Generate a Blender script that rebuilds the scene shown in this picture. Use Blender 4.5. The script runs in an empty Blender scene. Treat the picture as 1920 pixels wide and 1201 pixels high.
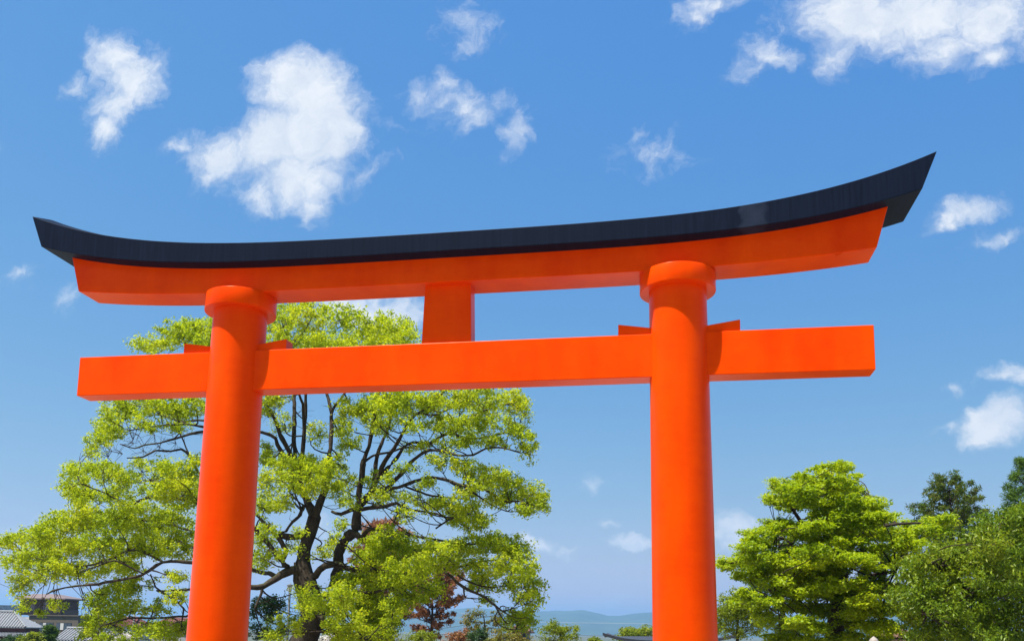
import bpy, bmesh, math, random
import numpy as np
from mathutils import Vector, Matrix

# ------------------------------------------------------------------ camera, sky, sun, exposure
SC = bpy.context.scene
COL = SC.collection
FPX, YAW, PITCH, ROLL = 1655.14, 0.17374, 0.14212, 0.0164      # focal length in photo pixels, angles in radians
CAM = np.array([3.825, -14.899, 1.6])
PPY = 947.7                                                    # principal point row (the photo is a vertical crop)
_cy, _sy, _cp, _sp = math.cos(YAW), math.sin(YAW), math.cos(PITCH), math.sin(PITCH)
FWD = np.array([-_sy*_cp, _cy*_cp, _sp]); _R0 = np.array([_cy, _sy, 0.0]); _U0 = np.cross(_R0, FWD)
_c, _s = math.cos(ROLL), math.sin(ROLL)
RIGHT = _c*_R0 + _s*_U0; UP = _c*_U0 - _s*_R0
cd = bpy.data.cameras.new('camera'); cam = bpy.data.objects.new('camera', cd); COL.objects.link(cam)
cam.matrix_world = Matrix(((RIGHT[0], UP[0], -FWD[0], CAM[0]), (RIGHT[1], UP[1], -FWD[1], CAM[1]),
                           (RIGHT[2], UP[2], -FWD[2], CAM[2]), (0, 0, 0, 1)))
cd.sensor_width = 36.0; cd.sensor_fit = 'HORIZONTAL'; cd.lens = 36.0*FPX/1920.0
cd.shift_y = (PPY - 600.5)/1920.0
cd.clip_start = 0.1; cd.clip_end = 60000.0
SC.camera = cam
SC.cycles.max_bounces = 6; SC.cycles.diffuse_bounces = 3; SC.cycles.glossy_bounces = 3; SC.cycles.transmission_bounces = 3
SC.cycles.volume_bounces = 0; SC.cycles.caustics_reflective = False; SC.cycles.caustics_refractive = False

SUN_AZ, SUN_EL = math.radians(46), math.radians(68)            # azimuth to the left of the gate's front, elevation
SUN_DIR = Vector((-math.sin(SUN_AZ)*math.cos(SUN_EL), -math.cos(SUN_AZ)*math.cos(SUN_EL), math.sin(SUN_EL)))
sl = bpy.data.lights.new('sun', 'SUN'); sl.energy = 5.0; sl.angle = math.radians(0.53); sl.color = (1.0, 0.95, 0.86)
sun = bpy.data.objects.new('sun', sl); COL.objects.link(sun); sun.location = (-20, -20, 40)
sun.rotation_euler = SUN_DIR.to_track_quat('Z', 'Y').to_euler()

SC.view_settings.view_transform = 'Standard'; SC.view_settings.look = 'None'
EXPO = 1.05
SC.view_settings.exposure = EXPO; SC.view_settings.gamma = 1.0; SC.view_settings.use_curve_mapping = False

def at(x, y, Y):
    """point of the place seen at photo pixel (x, y), at depth Y behind the gate"""
    d = FWD + RIGHT*(x-960)/FPX + UP*(PPY-y)/FPX
    return CAM + d*((Y-CAM[1])/d[1])

# --- world: Nishita sky with fair weather cumulus
world = bpy.data.worlds.new('World'); SC.world = world; world.use_nodes = True
def build_world():
    nt = world.node_tree; N = nt.nodes; L = nt.links; N.clear()
    out = N.new('ShaderNodeOutputWorld'); bg = N.new('ShaderNodeBackground'); L.new(bg.outputs[0], out.inputs[0])
    sky = N.new('ShaderNodeTexSky'); sky.sky_type = 'NISHITA'; sky.sun_disc = False
    sky.sun_elevation = SUN_EL; sky.sun_rotation = math.atan2(SUN_DIR.x, SUN_DIR.y)
    sky.altitude = 60; sky.air_density = 1.0; sky.dust_density = 0.5; sky.ozone_density = 3.0
    STR = 0.10
    E2 = STR*2**EXPO
    SKYC = ((.076/E2/1.02**1.46, 1.46), (.262/E2/1.70**.72, .72), (.655/E2/3.21**.10, .10))
    bg.inputs['Strength'].default_value = STR
    tc = N.new('ShaderNodeTexCoord')
    def math_(op, a, b=None, c=None, clamp=False):
        n = N.new('ShaderNodeMath'); n.operation = op; n.use_clamp = clamp
        for i, v in enumerate((a, b, c)):
            if v is None: continue
            if isinstance(v, (int, float)): n.inputs[i].default_value = v
            else: L.new(v, n.inputs[i])
        return n.outputs[0]
    def noise(vec, scale, detail, rough, dist=0.0):
        n = N.new('ShaderNodeTexNoise'); n.inputs['Scale'].default_value = scale; n.inputs['Detail'].default_value = detail
        n.inputs['Roughness'].default_value = rough; n.inputs['Distortion'].default_value = dist
        L.new(vec, n.inputs['Vector']); return n
    sep = N.new('ShaderNodeSeparateXYZ'); L.new(tc.outputs['Generated'], sep.inputs[0])
    ay = math_('MAXIMUM', math_('ABSOLUTE', sep.outputs[1]), 0.05)
    u = math_('DIVIDE', sep.outputs[0], ay); v = math_('DIVIDE', sep.outputs[2], ay)
    uv = N.new('ShaderNodeCombineXYZ'); L.new(u, uv.inputs[0]); L.new(v, uv.inputs[1])
    # turbulent displacement of the cloud outlines
    w1 = noise(uv.outputs[0], 14.0, 6.0, 0.62)
    sub = N.new('ShaderNodeVectorMath'); sub.operation = 'SUBTRACT'; L.new(w1.outputs['Color'], sub.inputs[0]); sub.inputs[1].default_value = (.5, .5, .5)
    sc = N.new('ShaderNodeVectorMath'); sc.operation = 'MULTIPLY'; L.new(sub.outputs[0], sc.inputs[0]); sc.inputs[1].default_value = (.075, .075, 0)
    add = N.new('ShaderNodeVectorMath'); add.operation = 'ADD'; L.new(uv.outputs[0], add.inputs[0]); L.new(sc.outputs[0], add.inputs[1])
    warped = add.outputs[0]
    blobs = [  # photo px of centre, half axes px, tilt, weight
        (212,105,48,48,0,.9),(245,150,68,58,.2,1),(215,195,52,48,0,.95),(195,245,34,48,.1,.75),(140,160,28,22,.4,.55),(182,75,26,24,0,.45),
        (565,165,92,66,0,1.35),(600,235,80,95,0,1.55),(510,265,95,66,.4,1.3),(405,298,68,50,0,.95),(560,325,90,66,0,1.1),(590,378,36,46,0,.65),(335,278,36,16,.2,.42),
        (490,370,44,38,0,.6),(668,330,56,26,.3,.32),
        (862,195,60,36,0,.58),(782,188,36,24,0,.42),(832,165,26,22,0,.55),(895,215,40,30,0,.55),(935,182,22,36,.3,.4),(966,250,36,38,-.3,.45),(745,232,50,12,-.2,.32),
        (868,40,62,46,-.4,.40),(880,82,44,28,0,.26),(1222,297,58,32,0,.40),(1182,250,16,18,0,.35),(1268,278,22,28,.4,.38),
        (1335,15,60,30,.2,.6),(1302,42,28,22,0,.6),(1455,105,66,26,-.5,.62),(1388,135,42,30,.5,.36),(1600,25,115,62,0,1.05),(1710,25,150,76,0,1.1),
        (1860,45,90,66,0,1.0),(1565,105,52,46,.6,.6),(1858,112,44,34,.5,.72),(1770,85,90,50,0,.75),(1960,20,70,50,0,.8),(1700,-90,260,90,0,1.1),
        (1812,402,62,24,.25,.75),(1765,428,30,14,.3,.6),(1872,452,50,16,.25,.45),
        (1862,800,50,44,0,1.5),(1785,729,30,13,.1,.55),(1782,806,26,9,0,.38),(1885,708,56,18,0,.6),(1915,716,28,24,0,.75),
        (1182,1018,50,14,0,1.3),(1372,985,56,27,0,.85),(1392,1012,52,23,0,.9),(30,520,38,20,0,.42),(125,560,26,26,0,.26),
        (705,588,90,46,-.2,1.1),(640,575,70,40,0,.9),(1005,1025,32,15,-.2,1.0),(1135,978,18,8,0,.42),(1048,1088,18,7,0,.36),(600,985,34,22,0,.55),(1125,895,26,10,.1,.22),
        (1060,1040,24,6,0,.3),(1150,1125,90,10,0,.3),(30,990,60,20,0,.35),(320,1075,60,26,0,.6),(520,1120,70,30,0,.6),(1040,215,300,9,.1,.0),
        (-160,330,120,60,.1,.95),(-330,120,150,70,0,1.0),(2120,330,110,50,0,.95),(2300,700,150,60,0,1.0),(600,-260,170,80,0,1.05),(1150,-420,220,90,.2,1.1),(-420,820,160,50,0,.9)]
    F = None
    for (px, py, rx, ry, rot, wgt) in blobs:
        if wgt <= 0: continue
        d = FWD + RIGHT*(px-960)/FPX + UP*(PPY-py)/FPX
        k = math.sqrt(1+((px-960)/FPX)**2)
        m = N.new('ShaderNodeMapping'); m.vector_type = 'TEXTURE'
        m.inputs['Location'].default_value = (d[0]/d[1], d[2]/d[1], 0); m.inputs['Rotation'].default_value = (0, 0, rot)
        m.inputs['Scale'].default_value = (1.42*rx/FPX/d[1], 1.42*ry/FPX/d[1], 1)
        L.new(warped, m.inputs['Vector'])
        ln = N.new('ShaderNodeVectorMath'); ln.operation = 'LENGTH'; L.new(m.outputs[0], ln.inputs[0])
        val = math_('MULTIPLY_ADD', ln.outputs['Value'], -wgt, wgt)
        F = val if F is None else math_('SMOOTH_MAX', F, val, 0.12)
    F = math_('MAXIMUM', F, -1.0)
    n2 = noise(warped, 21.0, 10.0, 0.66, 0.3)
    n3 = noise(uv.outputs[0], 7.0, 3.0, 0.5)
    n4 = noise(warped, 75.0, 6.0, 0.6, 0.6)
    f2 = math_('MULTIPLY_ADD', math_('SUBTRACT', n4.outputs[0], 0.5), 0.38, math_('MULTIPLY_ADD', math_('SUBTRACT', n2.outputs[0], 0.5), 1.15, F))
    dens = N.new('ShaderNodeMapRange'); dens.interpolation_type = 'SMOOTHSTEP'
    dens.inputs['From Min'].default_value = 0.0; dens.inputs['From Max'].default_value = 0.86
    L.new(f2, dens.inputs['Value'])
    above = math_('GREATER_THAN', sep.outputs[2], 0.0)
    den = math_('MULTIPLY', math_('MULTIPLY', dens.outputs[0], above), 0.96)
    # cloud radiance: sunlit white, slightly greyer where thick at the base
    ramp = N.new('ShaderNodeValToRGB'); e = ramp.color_ramp.elements
    e[0].position = 0.36; e[0].color = (.56, .63, .74, 1); e[1].position = 0.60; e[1].color = (.80, .82, .85, 1)
    L.new(math_('MULTIPLY_ADD', n2.outputs[0], 0.6, math_('MULTIPLY', n3.outputs[0], 0.45)), ramp.inputs[0])
    cl = N.new('ShaderNodeVectorMath'); cl.operation = 'SCALE'; cl.inputs['Scale'].default_value = 1.16/E2; L.new(ramp.outputs[0], cl.inputs[0])
    # deep blue of clear spring air: one colour response for the whole dome
    ss = N.new('ShaderNodeSeparateColor'); L.new(sky.outputs[0], ss.inputs[0]); cc = N.new('ShaderNodeCombineColor')
    for i, (ga, gp) in enumerate(SKYC):
        L.new(math_('MULTIPLY', math_('POWER', ss.outputs[i], gp), ga), cc.inputs[i])
    mix = N.new('ShaderNodeMix'); mix.data_type = 'RGBA'
    L.new(den, mix.inputs['Factor']); L.new(cc.outputs[0], mix.inputs['A']); L.new(cl.outputs[0], mix.inputs['B'])
    L.new(mix.outputs['Result'], bg.inputs['Color'])
build_world()
world.cycles.sampling_method = 'MANUAL'; world.cycles.sample_map_resolution = 256

# ------------------------------------------------------------------ helpers
rng = np.random.default_rng(7)
R_ = random.Random(3)

def tag(o, label=None, cat=None, group=None, kind=None):
    if label: o['label'] = label
    if cat: o['category'] = cat
    if group: o['group'] = group
    if kind: o['kind'] = kind
    return o
def empty(name, loc=(0, 0, 0), **kw):
    o = bpy.data.objects.new(name, None); COL.objects.link(o); o.location = loc; o.empty_display_size = .3
    return tag(o, **kw)
def mesh_obj(name, verts, faces, mat, parent=None, smooth=False, **kw):
    """verts in world coordinates; quads/tris/ngons; parent = Empty at a location (no rotation)"""
    me = bpy.data.meshes.new(name)
    v = np.asarray(verts, dtype=np.float32).reshape(-1, 3)
    off = np.array(parent_off(parent), dtype=np.float32)
    v = v - off
    if isinstance(faces, np.ndarray):
        nf, k = faces.shape
        me.vertices.add(len(v)); me.vertices.foreach_set('co', v.ravel())
        me.loops.add(nf*k); me.loops.foreach_set('vertex_index', faces.astype(np.int32).ravel())
        me.polygons.add(nf); me.polygons.foreach_set('loop_start', np.arange(0, nf*k, k, dtype=np.int32))
        me.polygons.foreach_set('loop_total', np.full(nf, k, dtype=np.int32))
        me.update(calc_edges=True)
    else:
        me.from_pydata([tuple(map(float, q)) for q in v], [], faces); me.update()
    if smooth: me.polygons.foreach_set('use_smooth', np.ones(len(me.polygons), dtype=bool))
    me.materials.append(mat)
    o = bpy.data.objects.new(name, me); COL.objects.link(o)
    if parent is not None: o.parent = parent
    return tag(o, **kw)
def parent_off(p):
    t = np.zeros(3)
    while p is not None:
        t += np.array(p.location); p = p.parent
    return t
class MB:
    """collects boxes, prisms and tubes into one mesh"""
    def __init__(s): s.v = []; s.f = []
    def add(s, v, f):
        b = len(s.v); s.v += [tuple(map(float, q)) for q in v]; s.f += [tuple(int(i)+b for i in q) for q in f]; return s
    def box(s, lo, hi):
        x0, y0, z0 = lo; x1, y1, z1 = hi
        return s.add([(x0,y0,z0),(x1,y0,z0),(x1,y1,z0),(x0,y1,z0),(x0,y0,z1),(x1,y0,z1),(x1,y1,z1),(x0,y1,z1)],
                     [(0,3,2,1),(4,5,6,7),(0,1,5,4),(1,2,6,5),(2,3,7,6),(3,0,4,7)])
    def hexa(s, p):
        return s.add(p, [(0,3,2,1),(4,5,6,7),(0,1,5,4),(1,2,6,5),(2,3,7,6),(3,0,4,7)])
    def lathe(s, c, prof, n=24, cap=True):
        v = []; f = []
        for (r, z) in prof:
            for k in range(n):
                a = 2*math.pi*k/n; v.append((c[0]+r*math.cos(a), c[1]+r*math.sin(a), c[2]+z))
        for i in range(len(prof)-1):
            for k in range(n):
                a, b = i*n+k, i*n+(k+1) % n; f.append((a, b, b+n, a+n))
        if cap: f.append(tuple(range(n-1, -1, -1))); f.append(tuple((len(prof)-1)*n+k for k in range(n)))
        return s.add(v, f)
    def tube(s, pts, rad, n=6):
        v, f = tube_arrays(pts, rad, n); return s.add(v, f.tolist())
    def build(s, name, mat, parent=None, smooth=False, bevel=0, **kw):
        o = mesh_obj(name, s.v, s.f, mat, parent, smooth, **kw)
        if bevel:
            m = o.modifiers.new('bevel', 'BEVEL'); m.width = bevel; m.segments = 2; m.limit_method = 'ANGLE'; m.angle_limit = math.radians(35)
            m.harden_normals = False
        return o
def smooth_path(pts, step):
    """Catmull-Rom through pts (k columns: x y z r)"""
    P = np.asarray(pts, float)
    if len(P) < 3:
        n = max(2, int(np.linalg.norm(P[-1, :3]-P[0, :3])/step)+1)
        t = np.linspace(0, 1, n)[:, None]; return P[0]*(1-t)+P[-1]*t
    Q = np.vstack([2*P[0]-P[1], P, 2*P[-1]-P[-2]]); out = []
    for i in range(1, len(Q)-2):
        n = max(2, int(np.linalg.norm(Q[i+1, :3]-Q[i, :3])/step))
        for k in range(n):
            t = k/n
            out.append(.5*((2*Q[i])+(-Q[i-1]+Q[i+1])*t+(2*Q[i-1]-5*Q[i]+4*Q[i+1]-Q[i+2])*t*t+(-Q[i-1]+3*Q[i]-3*Q[i+1]+Q[i+2])*t**3))
    out.append(Q[-2]); return np.array(out)
def tube_arrays(pts, rad, n=6):
    P = np.asarray(pts, float); r = np.asarray(rad, float)*np.ones(len(P)); m = len(P)
    T = np.gradient(P, axis=0); T /= np.linalg.norm(T, axis=1)[:, None]+1e-9
    ref = np.tile(np.array([0.37, 0.21, 0.9]), (m, 1)); par = np.abs((T*ref).sum(1)) > .93
    ref[par] = (0.9, .3, .1)
    A = np.cross(T, ref); A /= np.linalg.norm(A, axis=1)[:, None]; B = np.cross(T, A)
    an = np.linspace(0, 2*np.pi, n, endpoint=False)
    V = P[:, None, :]+r[:, None, None]*(np.cos(an)[None, :, None]*A[:, None, :]+np.sin(an)[None, :, None]*B[:, None, :])
    i = np.arange(m-1)[:, None]*n; k = np.arange(n)[None, :]; k2 = (k+1) % n
    f = np.stack([i+k, i+k2, i+n+k2, i+n+k], axis=2).reshape(-1, 4)
    return V.reshape(-1, 3), f
class Tubes:
    def __init__(s): s.v = []; s.f = []; s.n = 0
    def add(s, pts, rad, n=5):
        v, f = tube_arrays(pts, rad, n); s.v.append(v); s.f.append(f+s.n); s.n += len(v)
    def build(s, name, mat, parent, **kw):
        return mesh_obj(name, np.concatenate(s.v), np.concatenate(s.f), mat, parent, True, **kw)

# ------------------------------------------------------------------ materials
def mat(name):
    m = bpy.data.materials.new(name); m.use_nodes = True; nt = m.node_tree
    return m, nt, nt.nodes['Principled BSDF']
def node(nt, t, **kw):
    n = nt.nodes.new(t)
    for k, v in kw.items():
        if k in n.inputs: n.inputs[k].default_value = v
        else: setattr(n, k, v)
    return n
def plain(name, col, rough=.7, var=.15, scale=3.0, spec=.4, bump=0.0, bscale=40.0, metallic=0.0):
    """a base colour broken up by noise, with fine relief"""
    m, nt, b = mat(name); L = nt.links
    tc = node(nt, 'ShaderNodeTexCoord'); n = node(nt, 'ShaderNodeTexNoise', Scale=scale, Detail=6.0, Roughness=.65); L.new(tc.outputs['Object'], n.inputs['Vector'])
    r = node(nt, 'ShaderNodeValToRGB'); e = r.color_ramp.elements
    e[0].position = .3; e[1].position = .7
    e[0].color = tuple(c*(1-var) for c in col)+(1,); e[1].color = tuple(min(1, c*(1+var)) for c in col)+(1,)
    L.new(n.outputs[0], r.inputs[0]); L.new(r.outputs[0], b.inputs['Base Color'])
    b.inputs['Roughness'].default_value = rough; b.inputs['Specular IOR Level'].default_value = spec; b.inputs['Metallic'].default_value = metallic
    if bump:
        n2 = node(nt, 'ShaderNodeTexNoise', Scale=bscale, Detail=4.0); L.new(tc.outputs['Object'], n2.inputs['Vector'])
        bp = node(nt, 'ShaderNodeBump', Strength=bump, Distance=.02); L.new(n2.outputs[0], bp.inputs['Height']); L.new(bp.outputs[0], b.inputs['Normal'])
    return m
def paint_vermilion():
    m, nt, b = mat('vermilion_paint'); L = nt.links
    tc = node(nt, 'ShaderNodeTexCoord')
    mp = node(nt, 'ShaderNodeMapping', Scale=(1.0, 1.0, .35)); L.new(tc.outputs['Object'], mp.inputs[0])
    n1 = node(nt, 'ShaderNodeTexNoise', Scale=1.6, Detail=5.0, Roughness=.6); L.new(mp.outputs[0], n1.inputs['Vector'])
    mp2 = node(nt, 'ShaderNodeMapping', Scale=(1.0, 1.0, 3.5)); L.new(tc.outputs['Object'], mp2.inputs[0])
    n2 = node(nt, 'ShaderNodeTexNoise', Scale=2.2, Detail=7.0, Roughness=.7); L.new(mp2.outputs[0], n2.inputs['Vector'])
    mx = node(nt, 'ShaderNodeMath', operation='MULTIPLY_ADD'); L.new(n1.outputs[0], mx.inputs[0]); mx.inputs[1].default_value = .72
    sc = node(nt, 'ShaderNodeMath', operation='MULTIPLY'); L.new(n2.outputs[0], sc.inputs[0]); sc.inputs[1].default_value = .28
    L.new(sc.outputs[0], mx.inputs[2])
    r = node(nt, 'ShaderNodeValToRGB'); e = r.color_ramp.elements
    e[0].position = .36; e[0].color = (.74, .041, .0002, 1); e[1].position = .66; e[1].color = (.86, .070, .0003, 1)
    L.new(mx.outputs[0], r.inputs[0]); L.new(r.outputs[0], b.inputs['Base Color'])
    rr = node(nt, 'ShaderNodeMapRange'); L.new(n1.outputs[0], rr.inputs['Value'])
    rr.inputs['To Min'].default_value = .24; rr.inputs['To Max'].default_value = .36; L.new(rr.outputs[0], b.inputs['Roughness'])
    b.inputs['Specular IOR Level'].default_value = .18; b.inputs['Specular Tint'].default_value = (1, .42, .06, 1)
    n3 = node(nt, 'ShaderNodeTexNoise', Scale=9.0, Detail=5.0, Roughness=.6); L.new(tc.outputs['Object'], n3.inputs['Vector'])
    bp = node(nt, 'ShaderNodeBump', Strength=.10, Distance=.02); L.new(n3.outputs[0], bp.inputs['Height']); L.new(bp.outputs[0], b.inputs['Normal'])
    return m
def paint_black():
    m, nt, b = mat('black_lacquer'); L = nt.links
    tc = node(nt, 'ShaderNodeTexCoord')
    mp = node(nt, 'ShaderNodeMapping', Scale=(22.0, 2.0, .8)); L.new(tc.outputs['Object'], mp.inputs[0])
    n1 = node(nt, 'ShaderNodeTexNoise', Scale=1.0, Detail=6.0, Roughness=.7); L.new(mp.outputs[0], n1.inputs['Vector'])
    r = node(nt, 'ShaderNodeValToRGB'); e = r.color_ramp.elements
    e[0].position = .3; e[0].color = (.003, .006, .015, 1); e[1].position = .75; e[1].color = (.008, .014, .031, 1)
    L.new(n1.outputs[0], r.inputs[0])
    # a chalky repaired stretch of paint on the right half
    sp = node(nt, 'ShaderNodeSeparateXYZ'); L.new(tc.outputs['Object'], sp.inputs[0])
    nz = node(nt, 'ShaderNodeTexNoise', Scale=5.0, Detail=4.0); L.new(tc.outputs['Object'], nz.inputs['Vector'])
    a = node(nt, 'ShaderNodeMath', operation='MULTIPLY_ADD'); L.new(nz.outputs[0], a.inputs[0]); a.inputs[1].default_value = .25; L.new(sp.outputs[0], a.inputs[2])
    c = node(nt, 'ShaderNodeMath', operation='SUBTRACT'); L.new(a.outputs[0], c.inputs[0]); c.inputs[1].default_value = 5.42
    ab = node(nt, 'ShaderNodeMath', operation='ABSOLUTE'); L.new(c.outputs[0], ab.inputs[0])
    mr = node(nt, 'ShaderNodeMapRange'); L.new(ab.outputs[0], mr.inputs['Value'])
    mr.inputs['From Min'].default_value = .17; mr.inputs['From Max'].default_value = .24; mr.inputs['To Min'].default_value = .5; mr.inputs['To Max'].default_value = 0
    mu = node(nt, 'ShaderNodeMath', operation='MULTIPLY'); L.new(mr.outputs[0], mu.inputs[0]); L.new(nz.outputs[0], mu.inputs[1])
    mix = node(nt, 'ShaderNodeMix', data_type='RGBA'); L.new(mu.outputs[0], mix.inputs['Factor']); L.new(r.outputs[0], mix.inputs['A']); mix.inputs['B'].default_value = (.05, .07, .11, 1)
    L.new(mix.outputs['Result'], b.inputs['Base Color'])
    b.inputs['Roughness'].default_value = .5; b.inputs['Specular IOR Level'].default_value = .05
    bp = node(nt, 'ShaderNodeBump', Strength=.12, Distance=.02); L.new(n1.outputs[0], bp.inputs['Height']); L.new(bp.outputs[0], b.inputs['Normal'])
    return m
def leaf_mat(name, cols, trans=.38, tcol=None, nscale=.55, rough=.42):
    """leaves: per-leaf colour from the ramp, drifting from bough to bough; some light passes through"""
    m, nt, b = mat(name); L = nt.links
    g = node(nt, 'ShaderNodeNewGeometry'); tc = node(nt, 'ShaderNodeTexCoord')
    n = node(nt, 'ShaderNodeTexNoise', Scale=nscale, Detail=3.0); L.new(tc.outputs['Object'], n.inputs['Vector'])
    ma = node(nt, 'ShaderNodeMath', operation='MULTIPLY_ADD'); L.new(n.outputs[0], ma.inputs[0]); ma.inputs[1].default_value = 1.1
    mb = node(nt, 'ShaderNodeMath', operation='MULTIPLY_ADD'); L.new(g.outputs['Random Per Island'], mb.inputs[0]); mb.inputs[1].default_value = .48; mb.inputs[2].default_value = -.29
    L.new(mb.outputs[0], ma.inputs[2])
    r = node(nt, 'ShaderNodeValToRGB'); r.color_ramp.elements.remove(r.color_ramp.elements[0])
    for i, c in enumerate(cols):
        p = i/(len(cols)-1)
        e = r.color_ramp.elements[0] if i == 0 else r.color_ramp.elements.new(p)
        e.position = p; e.color = tuple(c)+(1,)
    L.new(ma.outputs[0], r.inputs[0]); L.new(r.outputs[0], b.inputs['Base Color'])
    b.inputs['Roughness'].default_value = rough; b.inputs['Specular IOR Level'].default_value = .2
    tr = node(nt, 'ShaderNodeBsdfTranslucent'); hs = node(nt, 'ShaderNodeMix', data_type='RGBA', blend_type='MULTIPLY'); hs.inputs['Factor'].default_value = 1
    hs.inputs['B'].default_value = tuple(tcol or (1.25, 1.15, .5))+(1,)
    L.new(r.outputs[0], hs.inputs['A']); L.new(hs.outputs['Result'], tr.inputs['Color'])
    mix = node(nt, 'ShaderNodeMixShader'); mix.inputs[0].default_value = trans
    L.new(b.outputs[0], mix.inputs[1]); L.new(tr.outputs[0], mix.inputs[2]); L.new(mix.outputs[0], nt.nodes['Material Output'].inputs['Surface'])
    return m
def bark_mat(name, c0, c1, moss=None):
    m, nt, b = mat(name); L = nt.links; tc = node(nt, 'ShaderNodeTexCoord')
    mp = node(nt, 'ShaderNodeMapping', Scale=(1, 1, .3)); L.new(tc.outputs['Object'], mp.inputs[0])
    n = node(nt, 'ShaderNodeTexNoise', Scale=14.0, Detail=6.0, Roughness=.7); L.new(mp.outputs[0], n.inputs['Vector'])
    r = node(nt, 'ShaderNodeValToRGB'); e = r.color_ramp.elements; e[0].position = .35; e[1].position = .68
    e[0].color = tuple(c0)+(1,); e[1].color = tuple(c1)+(1,); L.new(n.outputs[0], r.inputs[0])
    out = r.outputs[0]
    if moss:
        g = node(nt, 'ShaderNodeNewGeometry'); sp = node(nt, 'ShaderNodeSeparateXYZ'); L.new(g.outputs['Normal'], sp.inputs[0])
        n2 = node(nt, 'ShaderNodeTexNoise', Scale=2.0, Detail=4.0); L.new(tc.outputs['Object'], n2.inputs['Vector'])
        mm = node(nt, 'ShaderNodeMath', operation='MULTIPLY'); L.new(sp.outputs[2], mm.inputs[0]); L.new(n2.outputs[0], mm.inputs[1])
        mr = node(nt, 'ShaderNodeMapRange'); mr.inputs['From Min'].default_value = .25; mr.inputs['From Max'].default_value = .5; L.new(mm.outputs[0], mr.inputs['Value'])
        mx = node(nt, 'ShaderNodeMix', data_type='RGBA'); L.new(mr.outputs[0], mx.inputs['Factor']); L.new(out, mx.inputs['A']); mx.inputs['B'].default_value = tuple(moss)+(1,); out = mx.outputs['Result']
    L.new(out, b.inputs['Base Color']); b.inputs['Roughness'].default_value = .9; b.inputs['Specular IOR Level'].default_value = .2
    bp = node(nt, 'ShaderNodeBump', Strength=.7, Distance=.04); L.new(n.outputs[0], bp.inputs['Height']); L.new(bp.outputs[0], b.inputs['Normal'])
    return m
M = dict(
    red=paint_vermilion(), black=paint_black(),
    camphor=leaf_mat('camphor_leaf', [(.13, .215, .012), (.28, .385, .016), (.42, .505, .022), (.53, .53, .032)], trans=.6),
    zelkova=leaf_mat('zelkova_leaf', [(.075, .15, .006), (.20, .31, .008), (.36, .46, .010), (.46, .51, .012)], trans=.47),
    cherry=leaf_mat('cherry_leaf', [(.05, .105, .008), (.115, .195, .011), (.20, .275, .015), (.28, .31, .022)], trans=.42, rough=.34),
    pine=leaf_mat('pine_needle', [(.04, .085, .010), (.07, .14, .014), (.11, .19, .018)], trans=.25, rough=.8),
    cedar=leaf_mat('cedar_leaf', [(.04, .085, .008), (.07, .135, .010), (.11, .12, .016), (.09, .17, .012)], trans=.3, rough=.8),
    dead=leaf_mat('withered_leaf', [(.13, .055, .028), (.25, .11, .05), (.35, .18, .085)], trans=.2, tcol=(1.1, .8, .6), rough=.7),
    rust=leaf_mat('reddish_leaf', [(.14, .10, .03), (.26, .12, .05), (.34, .16, .08)], trans=.35, tcol=(1.2, .9, .6)),
    shrub=leaf_mat('shrub_leaf', [(.08, .13, .010), (.19, .25, .012), (.33, .35, .016)], trans=.45),
    deep=leaf_mat('deep_green_leaf', [(.015, .045, .012), (.03, .075, .016), (.06, .11, .02)], trans=.25, rough=.35),
    mixed=leaf_mat('mixed_leaf', [(.06, .10, .015), (.14, .16, .02), (.22, .17, .03), (.28, .15, .05)], trans=.35),
    petal=leaf_mat('white_petal', [(.55, .52, .48), (.75, .73, .70)], trans=.3, tcol=(1, 1, .95)),
    bark=bark_mat('camphor_bark', (.022, .016, .011), (.075, .058, .042), (.055, .060, .012)),
    bark2=bark_mat('dark_bark', (.020, .014, .010), (.06, .045, .033)),
    bark3=bark_mat('grey_bark', (.10, .085, .07), (.28, .24, .20)),
    wood=plain('dark_timber', (.045, .028, .022), .75, .25, 4), plaster=plain('olive_brown_render', (.115, .095, .072), .85, .12, 1.2, bump=.1),
    sidewall=plain('grey_brown_render', (.16, .15, .145), .85, .12, 1.0),
    grey=plain('grey_concrete', (.34, .34, .34), .85, .12, 1.0), pale=plain('pale_render', (.55, .54, .52), .85, .08, .8),
    tile=plain('silver_grey_roof_tile', (.20, .21, .225), .5, .25, 5, spec=.3), tiled=plain('dark_roof_tile', (.035, .035, .042), .5, .2, 4),
    tilered=plain('dull_red_roof_tile', (.16, .055, .045), .7, .2, 3), tilebrown=plain('brown_roof_tile', (.15, .07, .045), .7, .2, 3),
    glass=plain('blue_window_glass', (.035, .07, .10), .08, .2, .5, spec=.6), frame=plain('aluminium', (.42, .43, .44), .4, .05, 3, metallic=.6),
    dark=plain('black_metal', (.018, .018, .020), .5, .1, 3), steel=plain('galvanised_steel', (.34, .36, .38), .5, .1, 3, metallic=.5),
    cable=plain('black_cable', (.02, .02, .022), .6, .1, 3), alu=plain('bare_conductor', (.55, .57, .6), .35, .05, 3),
    stone=plain('pale_granite', (.30, .27, .23), .85, .2, 14, bump=.4), redlac=plain('dark_red_board', (.09, .030, .030), .7, .2, 3),
    penthouse=plain('brown_cladding', (.085, .055, .045), .7, .2, 2), rooftop=plain('mauve_metal_roof', (.16, .12, .11), .5, .1, 2),
    lamp=plain('lamp_housing', (.12, .13, .14), .4, .1, 2), pole=plain('dark_green_pole', (.012, .02, .02), .5, .15, 3),
    wood2=plain('weathered_utility_pole', (.22, .21, .20), .8, .15, 3),
)

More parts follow.
